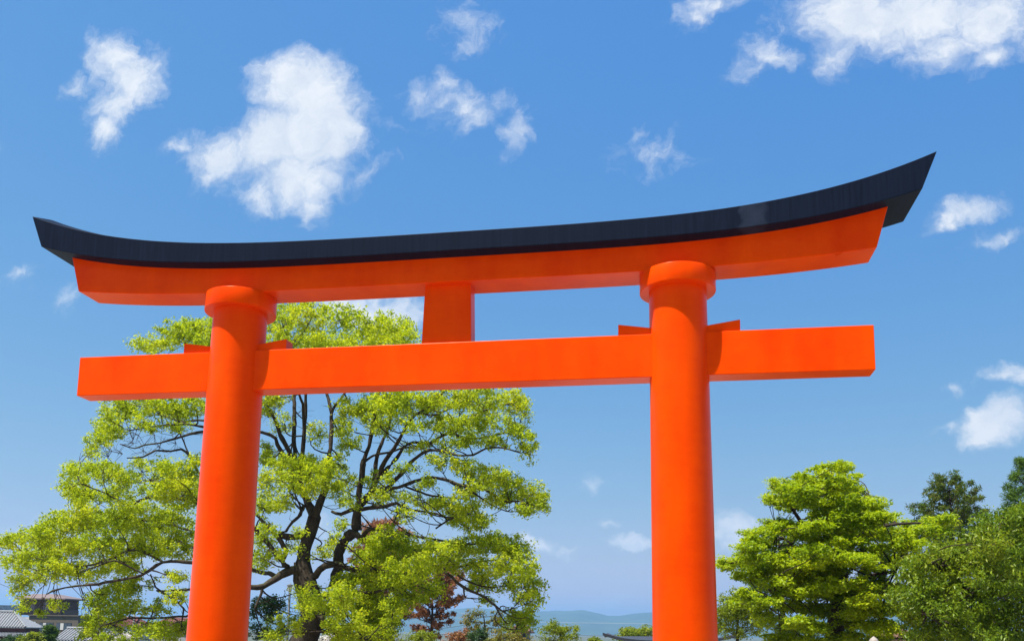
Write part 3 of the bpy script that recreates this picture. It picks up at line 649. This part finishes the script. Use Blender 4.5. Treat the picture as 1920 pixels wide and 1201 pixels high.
# bright zelkova right of the right pillar: tiers of flat sprays
pad_tree('zelkova_tree', 'bright green zelkova with tiered sprays right of the right pillar', 12.0,
    [(1562,1215,34),(1570,1150,30),(1578,1080,24),(1572,1020,17),(1565,960,12),(1562,910,7),(1560,880,4)],
    [([(1574,1060,14),(1530,1010,10),(1500,975,7),(1470,930,4),(1445,912,2)],0,-.6), ([(1578,1085,14),(1500,1060,10),(1430,1045,7),(1370,1055,3)],0,-1),
     ([(1575,1050,14),(1620,1000,9),(1660,985,6),(1720,980,4),(1770,985,2)],0,.6), ([(1570,1120,14),(1500,1110,9),(1440,1120,6),(1400,1130,3)],0,-1.5),
     ([(1575,1100,12),(1630,1080,9),(1680,1070,5)],0,-1.2), ([(1568,985,9),(1600,950,6),(1630,930,3)],0,.3), ([(1578,1090,10),(1560,1050,8),(1500,1030,6),(1460,1000,3)],0,1.6)],
    [(1572,880,24,10,1),(1548,888,24,9,1),(1585,895,20,8,.8),(1565,902,36,9,1),(1505,898,22,7,1),(1530,908,36,9,1.1),(1580,915,34,9,1),(1450,908,18,7,1),(1475,915,26,8,1),(1605,915,18,7,.9),
     (1500,925,36,9,1),(1460,935,26,8,1),(1550,925,40,10,1.1),(1600,930,36,10,1.1),(1450,942,16,6,.8),(1480,948,26,8,1),(1520,945,36,9,1.1),(1570,945,40,10,1),(1620,945,30,9,1),(1640,940,20,8,.8),
     (1545,965,40,10,1.2),(1600,962,40,10,1.1),(1645,960,30,9,1),(1520,985,36,9,1.1),(1570,985,44,10,1.2),(1625,985,40,10,1.2),(1665,975,24,8,.9),(1465,990,34,9,1),(1440,997,22,7,.8),(1500,1003,36,9,1),
     (1403,996,16,7,1),(1410,1012,22,8,1),(1400,1030,26,9,1),(1430,1022,24,8,1),(1550,1010,44,10,1.2),(1600,1010,44,10,1.2),(1650,1005,38,10,1.1),(1690,1000,28,9,1),(1370,1050,26,9,1.1),(1355,1058,16,6,.9),
     (1410,1052,34,10,1.2),(1450,1045,30,9,1),(1500,1030,36,9,1.1),(1540,1035,40,10,1.1),(1590,1040,44,10,1.1),(1640,1035,40,10,1.1),(1690,1025,34,10,1),(1730,985,28,8,1),(1755,978,26,7,1),(1760,995,26,7,1),(1720,1005,34,9,1),(1775,968,18,6,.8),
     (1400,1075,30,9,1),(1440,1070,36,10,1.1),(1490,1060,36,9,1.1),(1530,1065,34,9,1),(1640,1065,40,10,1),(1690,1055,36,10,1),(1420,1090,30,8,.9),(1460,1095,34,9,1),(1510,1085,40,10,1.2),(1540,1095,30,9,1),(1480,1115,36,9,1.1),(1530,1115,36,9,1.1),
     (1640,1100,36,9,1.1),(1660,1110,30,8,1),(1610,1125,30,8,1),(1580,1125,30,9,1),(1400,1115,34,9,1.1),(1430,1130,36,9,1.1),(1390,1130,26,8,1),(1480,1140,36,10,1),(1530,1145,36,10,1.1),(1600,1145,30,8,1),(1630,1130,30,8,1),(1660,1140,34,9,.9),
     (1440,1160,36,10,1),(1490,1170,40,10,1.1),(1530,1175,36,10,1.1),(1600,1165,26,8,.8),(1470,1195,40,12,1.1),(1520,1198,36,12,1),(1640,1165,34,10,.8),(1650,1190,34,10,.7),(1600,1192,26,8,.5)]
     +[(1500+160*R_.random(), 1030+165*R_.random(), 36, 12, .9) for _ in range(16)],
    M['zelkova'], M['bark2'], .19, 9.5, 36, .105, .050, depth=3.0, flat=.55, padflat=1.2, jit=8, up=.9, out=.3, rnd=.5)

# dull green cherry at the right edge, drooping leaves
ch = []
for (y, x0, x1) in ((975,1885,1960),(995,1835,1960),(1018,1800,1960),(1042,1738,1960),(1066,1712,1960),(1090,1698,1960),(1115,1692,1960),(1140,1698,1960),(1165,1702,1960),(1190,1715,1960)):
    x = x0+R_.uniform(0, 12)
    while x < x1:
        ch.append((x, y+R_.uniform(-8, 8), R_.uniform(24, 34), R_.uniform(16, 22), R_.uniform(.75, 1.15))); x += R_.uniform(26, 36)
ch += [(1915,955,26,14,1)]
pad_tree('cherry_tree', 'dense dull-green cherry tree with drooping leaves at the right edge', 8.5,
    [(1850,1230,40),(1845,1170,34),(1850,1110,26),(1860,1060,18),(1870,1010,10),(1880,970,5)],
    [([(1848,1130,18),(1800,1090,12),(1760,1060,8),(1720,1050,4)],0,-1), ([(1850,1100,16),(1900,1050,11),(1930,1010,7)],0,.8), ([(1847,1150,16),(1780,1140,10),(1730,1150,6)],0,-1.4), ([(1855,1080,12),(1820,1040,8),(1790,1010,4)],0,1.2)],
    ch, M['cherry'], M['bark2'], .20, 8.5, 28, .110, .042, depth=2.4, flat=.9, up=.35, out=.5, rnd=.6, droop=1.3)

# ------------------------------------------------------------------ conifers
def conifer(name, label, Y0, px, top, bottom, width_px, leafm, tuft=.45, levels=13, per=6, needle=(.34, .05), n_need=44, crown_shape=None, seed=1, spread=.35, group=None):
    rr = random.Random(seed); b = at(px, bottom, Y0); t = at(px, top, Y0); g = gz(Y0); s = (Y0-CAM[1])/FPX
    root = empty(name, (b[0], b[1], g), label=label, cat='tree', group=group)
    H = t[2]-g
    P = np.array([(b[0]+.12*math.sin(q*3.1), b[1], g-.1+(H*.97+.1)*q) for q in np.linspace(0, 1, 14)]); r = np.linspace(.022*H+.05, .025, 14)
    v, f = tube_arrays(P, r, 8); mesh_obj('trunk', v, f, M['bark2'], root, True)
    T = Tubes(); cs = []; W = width_px*s*.5; zlo = b[2]
    for i in range(levels):
        q = i/(levels-1); z = zlo+(t[2]-zlo)*(q*.97+.0)
        rad = W*(crown_shape(q) if crown_shape else (1-q)**.7+.12)
        for k in range(per):
            if rr.random() < .12: continue
            a = 2*math.pi*(k+rr.random()*.8)/per+i; L = rad*rr.uniform(.6, 1.12)
            p0 = np.array([b[0], b[1], z-.15*L]); p1 = np.array([b[0]+math.cos(a)*L, b[1]+math.sin(a)*L, z+spread*L*rr.uniform(.2, 1.1)])
            twig_to(T, p0, p1, .018+.01*L, .012, sag=-.06, wob=.05)
            nb = max(2, int(L/tuft*1.5))
            for m in range(nb):
                w = .35+.65*(m+1)/nb
                cs.append(p0*(1-w)+p1*w+np.array([rr.gauss(0, tuft*.35), rr.gauss(0, tuft*.35), rr.gauss(0.05, tuft*.25)]))
    cs.append(t); cs.append(t-np.array([0, 0, tuft*.6]))
    T.build('branches', M['bark2'], root, kind='stuff')
    cs = np.array(cs); rs = np.tile(np.array([tuft, tuft, tuft*.8])*.75, (len(cs), 1))*rng.uniform(.7, 1.25, (len(cs), 1))
    v, f = leaves(cs, rs, n_need, needle[0], needle[1], up=.2, out=.2, rnd=.8, droop=-.5, shell=.45)
    mesh_obj('crown', v, f, leafm, root, kind='stuff')
    return root
conifer('cedar_tree', 'slender brown-green cedar with open round head rising behind the cherry tree', 46, 1788, 895, 1075, 92, M['cedar'], tuft=.42, levels=12, per=7,
        crown_shape=lambda q: (.75+.5*math.sin(q*2.6))*(1 if q < .75 else 1-(q-.75)*2.2), seed=4, needle=(.26, .06), n_need=46)
conifer('pine_tree', 'dark green pine cut off by the right edge behind the cherry tree', 34, 1932, 862, 1050, 120, M['pine'], tuft=.42, levels=11, per=7, seed=9, needle=(.30, .035), n_need=60)
conifer('pine_tree', 'dark pine peeping out behind the left side of the zelkova', 30, 1462, 982, 1120, 120, M['pine'], tuft=.32, levels=8, per=6, seed=12, needle=(.24, .03), n_need=60,
        crown_shape=lambda q: 1.0-.45*q)
# withered cedar behind the camphor
def withered():
    conifer('withered_cedar', 'withered red-brown cedar standing behind the right half of the camphor crown', 52, 712, 982, 1215, 165, M['dead'], tuft=.55, levels=13, per=8, seed=21,
            needle=(.55, .11), n_need=26, crown_shape=lambda q: .95*math.sin(.5+q*2.1)*(1-.25*q), spread=.5)
    conifer('withered_cedar', 'small withered brown tree with hanging leaves right of the camphor foliage', 44, 806, 1088, 1200, 112, M['dead'], tuft=.36, levels=9, per=6, seed=25,
            needle=(.36, .10), n_need=24, crown_shape=lambda q: .25+.85*math.sin(q*2.6), spread=.9)
withered()

# ------------------------------------------------------------------ small trees and shrubs in the middle distance
def bush(name, label, Y0, x, y, rx, ry, leafm, n=7, size=.3, per=30, ll=.13, lw=.06, barkm=None, cat='shrub', dens=2.4, group=None, stem=True):
    rr = random.Random(int(x*7+y)); pads = []
    for i in range(n):
        a = rr.uniform(0, math.pi); q = rr.uniform(.15, .75)
        pads.append((x+rx*q*math.cos(a)*1.05, y-ry*.1-ry*q*math.sin(a), rx*.42, ry*.36, 1))
    pads += [(x-rx*.6, y+ry*.35, rx*.4, ry*.4, 1), (x+rx*.55, y+ry*.35, rx*.4, ry*.4, 1), (x, y+ry*.3, rx*.5, ry*.5, 1)]
    s = (Y0-CAM[1])/FPX; w = max(2.0, rx*.08)
    return pad_tree(name, label, Y0, [(x, y+ry*.9, w*1.6), (x+rx*.03, y+ry*.3, w*1.2), (x-rx*.02, y-ry*.4, w*.5)], [], pads, leafm, barkm or M['bark2'], size, dens, per, ll, lw,
                    cat=cat, group=group, depth=rx*s*.7, flat=.8, up=.5, out=.6, rnd=.5, crown_name='foliage')
bush('young_tree', 'thin young tree with green and reddish leaves below the bare camphor bough', 38, 908, 1168, 40, 30, M['mixed'], 7, .22, 24, .15, .07, cat='tree', dens=1.6)
bush('young_tree', 'upright young tree with sparse mid-green leaves under the camphor tip', 36, 968, 1165, 36, 34, M['shrub'], 7, .22, 24, .14, .06, cat='tree', dens=1.7)
bush('shrub', 'rounded yellow-green shrub left of the distant tiled eave', 37, 1050, 1188, 46, 24, M['shrub'], 8, .26, 30, .14, .06)
bush('shrub', 'reddish-pink leaved shrub at the foot of the withered tree', 40, 862, 1198, 44, 20, M['rust'], 7, .24, 26, .15, .07)
bush('shrub', 'low yellow-green shrub below the withered tree trunk', 36, 780, 1198, 40, 16, M['shrub'], 7, .24, 30, .14, .06)
bush('shrub', 'low dark green shrub under the thin reddish young tree', 35, 898, 1196, 26, 20, M['deep'], 6, .24, 34, .13, .06)
bush('shrub', 'mixed green and pink shrub between the two young trees', 34, 950, 1203, 50, 18, M['mixed'], 8, .24, 30, .14, .06)
bush('round_tree', 'distant round-headed green tree behind the dark curved eave left of the right pillar', 95, 1198, 1193, 44, 22, M['shrub'], 10, .6, 40, .30, .16, cat='tree', dens=3.2)
bush('shrub', 'small green bush at the tip of the dark curved eave', 60, 1116, 1203, 16, 9, M['shrub'], 6, .3, 40, .2, .1, dens=3)
bush('holly_tree', 'dark glossy green tree against the left pillar under the camphor boughs', 22, 500, 1165, 40, 52, M['deep'], 9, .24, 40, .12, .06, barkm=M['bark3'], cat='tree', dens=2.6)
bush('shrub', 'yellow-green bush at the foot of the right pillar', 20, 1382, 1160, 52, 52, M['shrub'], 14, .2, 30, .10, .045, dens=3.4)
bush('clipped_bush', 'clipped green bush in front of the tiled house at the lower left', 60, 22, 1205, 30, 16, M['deep'], 7, .4, 50, .2, .1, dens=3.4)
bush('clipped_bush', 'clipped green bush left of the small dark garden pine', 58, 58, 1200, 24, 13, M['shrub'], 7, .4, 50, .2, .1, dens=3.4)
conifer('garden_pine', 'small dark garden pine in front of the olive-brown building', 60, 92, 1174, 1202, 34, M['pine'], tuft=.36, levels=6, per=6, seed=31, needle=(.3, .06), n_need=50, crown_shape=lambda q: 1-.5*q)
bush('flowering_shrub', 'white-flowering shrub below the camphor foliage at the lower left', 30, 225, 1200, 40, 15, M['petal'], 7, .16, 26, .09, .07, dens=1.3)

bush('flowering_shrub', 'white-blossoming shrub at the right foot of the camphor trunk', 26, 624, 1200, 26, 10, M['petal'], 6, .16, 26, .09, .07, dens=1.5)

# ------------------------------------------------------------------ buildings of the town below
def frame_at(px, py, Y):
    p = at(px, py, Y); return p
def town():
    # olive-brown two-storey building with a roof terrace
    Y = 170.0; s = (Y-CAM[1])/FPX
    X = lambda px: at(px, 1160, Y)[0]
    Z = lambda py, px=80: at(px, py, Y)[2]
    g = gz(Y)
    root = empty('apartment_building', (X(75), Y, g), label='olive-brown building with roof terrace and penthouse at the lower left', cat='building')
    MB().box((X(54), Y, g-.2), (X(147), Y+10, Z(1152))).build('wall', M['plaster'], root, bevel=.03)
    MB().box((X(-40), Y+.8, g-.2), (X(54)-.01, Y+10, Z(1156))).build('side_wing', M['sidewall'], root, bevel=.03)
    MB().box((X(53), Y-.25, Z(1153.5)), (X(148), Y+10.2, Z(1151.5))).build('parapet', M['plaster'], root)
    X2 = lambda px: at(px, 1125, Y+2)[0]
    MB().box((X2(38), Y+2, Z(1152)), (X2(117), Y+8, Z(1122))).build('penthouse_wall', M['penthouse'], root)
    z0 = Z(1122.5); zr = Z(1111.5)
    rf = MB(); xa, xb, ya, yb = X2(33), X2(128), Y+.9, Y+9.1
    ring = [(xa, ya), (xb, ya), (xb, yb), (xa, yb)]; top = [(X2(52), Y+3.6), (X2(90), Y+3.6), (X2(90), Y+6.4), (X2(52), Y+6.4)]
    v = [(x, y, z0) for x, y in ring]+[(x, y, z0+.28) for x, y in ring]+[(x, y, zr) for x, y in top]
    rf.add(v, [(3,2,1,0),(0,1,5,4),(1,2,6,5),(2,3,7,6),(3,0,4,7),(4,5,9,8),(5,6,10,9),(6,7,11,10),(7,4,8,11),(8,9,10,11)])
    rf.build('penthouse_roof', M['rooftop'], root)
    for (x0, x1) in ((42, 52), (56, 66), (82, 92), (100, 112)):
        w = MB().box((X2(x0), Y+1.97, Z(1143)), (X2(x1), Y+2.05, Z(1128))).build('window', M['glass'], root)
        MB().box((X2((x0+x1)/2)-.05, Y+1.92, Z(1143)), (X2((x0+x1)/2)+.05, Y+1.965, Z(1128))).build('mullion', M['frame'], w)
    def railing(x0, x1, y0, y1):
        o = MB()
        o.box((X(x0), Y+.05, Z(y0)-.05), (X(x1), Y+.15, Z(y0)+.05)).build('handrail', M['dark'], root)
        n = max(3, int((x1-x0)/2.2))
        for i in range(n+1):
            x = X(x0+(x1-x0)*i/n); MB().box((x-.09, Y+.06, Z(y1)), (x+.09, Y+.14, Z(y0)-.05)).build('railing_panel', M['dark'], root)
    railing(-8, 36, 1135, 1148); railing(118, 145, 1143, 1152)
    for (x0, x1, y0, y1, n) in ((57, 68, 1164, 1183, 2), (75, 101, 1166, 1182, 4), (107, 135, 1166, 1180, 4)):
        fr = MB().box((X(x0), Y-.06, Z(y1)), (X(x1), Y+.05, Z(y0))).build('window', M['dark'], root)
        for i in range(n):
            a, b = X(x0+(x1-x0)*(i+.06)/n), X(x0+(x1-x0)*(i+.94)/n)
            MB().box((a, Y-.10, Z(y1-.7)), (b, Y-.065, Z(y0+.7))).build('pane', M['glass'] if i % 3 != 1 else M['pale'], fr)
    MB().box((X(24), Y+.5, Z(1163)), (X(54)-.02, Y+.78, Z(1156.5))).build('balcony_band', M['pale'], root)
    # antenna on the roof
    a = empty('roof_antenna', (X(16), Y+4, Z(1148)), label='thin television antenna mast left of the penthouse', cat='antenna')
    t = MB(); t.tube([(X(16), Y+4, Z(1148)), (X(16), Y+4, Z(1098))], [.07, .04]); t.build('mast', M['steel'], a)
    for k, z in enumerate((1100, 1103)):
        t = MB(); t.tube([(X(13), Y+4, Z(z)), (X(20), Y+4, Z(z))], [.035, .035]); t.build('crossbar', M['steel'], a)

    # tiled houses: hipped roofs with rows of round tiles
    def tiled_house(name, label, Y, x0, x1, ridge0, ridge1, y_ridge, y_eave, depth, tilem, wallm, skirt=None, n=22, px_ref=None):
        X = lambda px: at(px, y_eave, Y)[0]
        Z = lambda py: at((x0+x1)/2, py, Y)[2]
        g = gz(Y); root = empty(name, ((X(x0)+X(x1))/2, Y, g), label=label, cat='house', group=None)
        ze, zr = Z(y_eave), Z(y_ridge); xa, xb = X(x0), X(x1); ra, rb = X(ridge0), X(ridge1); ym = Y+depth/2
        MB().box((xa+.6, Y+.6, g-.2), (xb-.6, Y+depth-.6, ze-.05)).build('wall', wallm, root)
        v = [(xa, Y, ze), (xb, Y, ze), (xb, Y+depth, ze), (xa, Y+depth, ze), (ra, ym, zr), (rb, ym, zr), (xa, Y, ze-.16), (xb, Y, ze-.16), (xb, Y+depth, ze-.16), (xa, Y+depth, ze-.16)]
        roof = MB().add(v, [(0,1,5,4), (1,2,5), (2,3,4,5), (3,0,4), (6,7,1,0), (7,8,2,1), (8,9,3,2), (9,6,0,3), (9,8,7,6)]).build('roof', tilem, root)
        for i in range(n):                                   # ribs of cover tiles down the front and the right slope
            q = (i+.5)/n; x = xa+(xb-xa)*q
            tq = min((x-xa)/max(.01, ra-xa), 1, (xb-x)/max(.01, xb-rb)) if (ra > xa or rb < xb) else 1
            tq = max(.02, tq); p0 = (x, Y-.03, ze+.03); p1 = (x, Y+(ym-Y)*tq, ze+(zr-ze)*tq+.03)
            MB().tube([p0, p1], [.13, .13], 6).build('tile_row', tilem, roof)
        MB().tube([(ra, ym, zr+.1), (rb, ym, zr+.1)], [.2, .2], 8).build('ridge', tilem, roof)
        for e, c in (((xa, Y), ra), ((xb, Y), rb)):
            if abs(c-e[0]) > .3: MB().tube([(e[0], e[1], ze+.08), (c, ym, zr+.1)], [.13, .15], 8).build('hip_ridge', tilem, roof)
        if skirt:
            ys0, ys1 = skirt; zs0, zs1 = Z(ys0), Z(ys1)
            sk = MB().hexa([(xa-.3, Y-1.4, zs1-.12), (xb+1.1, Y-1.4, zs1-.12), (xb+.2, Y+.58, zs0-.12), (xa, Y+.58, zs0-.12), (xa-.3, Y-1.4, zs1), (xb+1.1, Y-1.4, zs1), (xb+.2, Y+.58, zs0), (xa, Y+.58, zs0)]).build('lower_roof', tilem, root)
            for i in range(n):
                x = xa+(xb+.6-xa)*(i+.5)/n; MB().tube([(x, Y-1.43, zs1+.03), (x, Y+.5, zs0+.02)], [.075, .075], 6).build('tile_row', tilem, sk)
        return root
    tiled_house('tiled_house', 'traditional house with silver-grey hipped tile roof at the lower left corner', 105, -70, 48, -48, 4, 1146, 1174, 4.4, M['tile'], M['redlac'], skirt=(1184, 1190), n=22)
    tiled_house('tiled_house', 'low house with plain silver-grey tile roof right of the garden pine', 95, 96, 185, 97, 160, 1178, 1200, 6, M['tile'], M['pale'], n=15)
    tiled_house('tiled_house', 'dull red roofed house half hidden by the camphor boughs', 150, 196, 250, 202, 238, 1157, 1171, 8, M['tilered'], M['pale'], n=12)
    tiled_house('tiled_house', 'dull red roofed house beside the left pillar behind the camphor', 160, 280, 372, 292, 360, 1159, 1173, 9, M['tilered'], M['grey'], n=16)
    tiled_house('tiled_house', 'brown roofed building behind the young trees in the middle', 120, 952, 992, 958, 986, 1175, 1184, 6, M['tilebrown'], M['tiled'], n=10)
    tiled_house('tiled_house', 'brown tiled roof glimpsed between the zelkova and the cherry', 60, 1660, 1730, 1676, 1712, 1184, 1197, 5, M['tilebrown'], M['pale'], n=14)
town()

def curved_eave():
    # dark temple-gate roof whose eave tip sweeps up, left of the right pillar
    Y = 70.0; Xp = lambda px, py: at(px, py, Y)
    g = gz(Y); c = Xp(1260, 1200)
    root = empty('temple_roof', (c[0], Y+3, g), label='dark tiled roof with upswept eave tip left of the right pillar', cat='building')
    xs = np.linspace(1130, 1390, 30); v = []; k = 6
    for x in xs:
        q = abs((x-1260)/130); y = 1205-15*q**3.2
        p = Xp(x, y); h = 1.5*(1-q**2*.35)
        d = 3.0
        v += [(p[0], Y, p[2]), (p[0], Y+2*d, p[2]), (p[0], Y+2*d, p[2]+.26), (p[0], Y+d+.3, p[2]+.26+h*(1-q**6*.9)), (p[0], Y+d-.3, p[2]+.26+h*(1-q**6*.9)), (p[0], Y, p[2]+.26)]
    n = len(xs)
    f = [(i*k+j, (i+1)*k+j, (i+1)*k+(j+1) % k, i*k+(j+1) % k) for i in range(n-1) for j in range(k)]+[tuple(range(k)), tuple((n-1)*k+j for j in range(k-1, -1, -1))]
    zc = Xp(1260, 1206)[2]
    return root, v, f, zc, g, Y
r_, v_, f_, zc_, g_, Y_ = curved_eave()
# keep the roof low so that only the eave tip and the tree behind it show
v_ = [(x, y, z if i % 6 in (0, 1, 2, 5) else z*.25+.75*min(z, zc_+.3)) for i, (x, y, z) in enumerate(v_)]
MB().add(v_, f_).build('roof', M['tiled'], r_)
for px in (1165, 1215, 1305, 1355):
    x = at(px, 1200, Y_)[0]
    for y in (Y_+1, Y_+5): MB().box((x-.14, y-.14, g_-.1), (x+.14, y+.14, zc_+.1)).build('post', M['wood'], r_)

# ------------------------------------------------------------------ street furniture, wires, pylon, lantern
def lamp_post():
    Y = 24.0; p = at(541, 1152, Y); zt = at(541, 1097, Y)[2]
    root = empty('street_lamp', (p[0], p[1], 0), label='slim lamp post with pale lantern head left of the camphor trunk', cat='lamp')
    MB().lathe((p[0], p[1], 0), [(.10, 0), (.09, .4), (.055, .45), (.05, zt-.32)], 12).build('pole', M['pole'], root, True)
    MB().lathe((p[0], p[1], zt), [(.06, -.30), (.08, -.26), (.12, -.06), (.12, -.02)], 14).build('lamp_glass', M['pale'], root)
    MB().lathe((p[0], p[1], zt), [(.145, -.02), (.145, .02), (.05, .08), (.02, .10)], 14).build('lamp_cap', M['lamp'], root)
lamp_post()
def utility_pole(px, Y, top, label, arm=True):
    p = at(px, 1190, Y); zt = at(px, top, Y)[2]; g = gz(Y)
    root = empty('utility_pole', (p[0], p[1], g), label=label, cat='pole')
    MB().lathe((p[0], p[1], g), [(.17, -.1), (.10, zt-g)], 12).build('shaft', M['wood2'], root, True)
    for dz in (.5, 1.2):
        MB().box((p[0]-.8, p[1]-.06, zt-dz-.06), (p[0]+.8, p[1]+.06, zt-dz+.06)).build('crossarm', M['steel'], root)
        for x in (-.7, -.25, .25, .7):
            MB().lathe((p[0]+x, p[1], zt-dz+.06), [(.05, 0), (.06, .06), (.04, .14)], 8).build('insulator', M['pale'], root)
    return p, zt
utility_pole(249, 90, 1120, 'concrete utility pole seen through the lower camphor leaves')
def wire(label, a, b, sag, r, m):
    a = np.array(a); b = np.array(b); t = np.linspace(0, 1, 28)[:, None]; P = a*(1-t)+b*t; P[:, 2] -= (4*sag*t*(1-t))[:, 0]
    v, f = tube_arrays(P, np.full(len(P), r), 5)
    mesh_obj('cable', v, f, m, None, True, label=label, cat='cable', group='overhead cables')
wire('pale conductor crossing in front of the mountains near the right pillar', at(1000, 1165, 320), at(1420, 1168, 320), .3, .03, M['alu'])
wire('dark cable running to the eave tip left of the right pillar', at(1060, 1187, 68), at(1136, 1191, 69), .06, .012, M['cable'])
wire('upper dark cable below the hillside right of the withered tree', at(780, 1177, 130), at(874, 1170, 130), .3, .035, M['cable'])
wire('lower dark cable below the hillside right of the withered tree', at(780, 1189, 130), at(874, 1182, 130), .3, .035, M['cable'])
wire('dark cable sloping down to the antenna at the left edge', at(-60, 1062, 172), at(16, 1100, 174), .3, .05, M['cable'])
def pylon():
    Y = 400.0; s = (Y-CAM[1])/FPX; c = at(874, 1195, Y); g = gz(Y); zt = at(874, 1146, Y)[2]; H = zt-g
    root = empty('lattice_pylon', (c[0], Y, g), label='faint lattice pylon against the hillside left of the young trees', cat='pylon')
    def w(q): return 2.4*(1-q)**1.1+.5
    legs = {}
    for sx in (-1, 1):
        for sy in (-1, 1):
            MB().tube([(c[0]+sx*w(q), Y+sy*w(q), g+H*q) for q in np.linspace(0, 1, 9)], [.09]*9, 5).build('leg', M['steel'], root)
    for i in range(8):
        q0, q1 = i/8, (i+1)/8
        for sy in (-1, 1):
            for sx in (-1, 1):
                MB().tube([(c[0]-sx*w(q0), Y+sy*w(q0), g+H*q0), (c[0]+sx*w(q1), Y+sy*w(q1), g+H*q1)], [.05, .05], 4).build('brace', M['steel'], root)
    for q in (.72, .84, .95):
        MB().tube([(c[0]-4.2, Y, g+H*q), (c[0]+4.2, Y, g+H*q)], [.08, .08], 4).build('crossarm', M['steel'], root)
pylon()
def stone_lantern():
    Y = 6.0; p = at(1638, 1192, Y); zt = p[2]; s = 1.0
    root = empty('stone_lantern', (p[0], p[1], 0), label='pale granite lantern with pointed finial at the bottom right', cat='lantern')
    x, y = p[0], p[1]
    MB().lathe((x, y, 0), [(.40, -.05), (.40, .12), (.30, .20), (.17, .24), (.15, zt-.93), (.27, zt-.83), (.27, zt-.75)], 24).build('pedestal', M['stone'], root, bevel=.01)
    fb = MB(); z0, z1 = zt-.748, zt-.44
    for sx in (-1, 1):
        for sy in (-1, 1): fb.box((x+sx*.15-.05, y+sy*.15-.05, z0), (x+sx*.15+.05, y+sy*.15+.05, z1))
    fb.build('light_chamber', M['stone'], root, bevel=.008)
    MB().lathe((x, y, 0), [(.36, zt-.438), (.38, zt-.39), (.20, zt-.27), (.09, zt-.20)], 6).build('cap', M['stone'], root, bevel=.01)
    MB().lathe((x, y, 0), [(.06, zt-.198), (.10, zt-.15), (.105, zt-.10), (.07, zt-.05), (.025, zt-.015), (.008, zt)], 20).build('finial', M['stone'], root, True)
stone_lantern()

# ------------------------------------------------------------------ air
def haze():
    m = bpy.data.materials.new('thin_haze'); m.use_nodes = True; nt = m.node_tree; nt.nodes.clear()
    o = nt.nodes.new('ShaderNodeOutputMaterial'); v = nt.nodes.new('ShaderNodeVolumePrincipled'); nt.links.new(v.outputs[0], o.inputs['Volume'])
    v.inputs['Color'].default_value = (.33, .63, 1.0, 1); v.inputs['Density'].default_value = HAZE; v.inputs['Anisotropy'].default_value = .2
    b = MB().box((-16500, -450, -20), (16500, 16500, 420)).build('haze', m, None, kind='stuff', label='pale blue haze in front of the far mountains')
HAZE = 1.6e-4
haze()
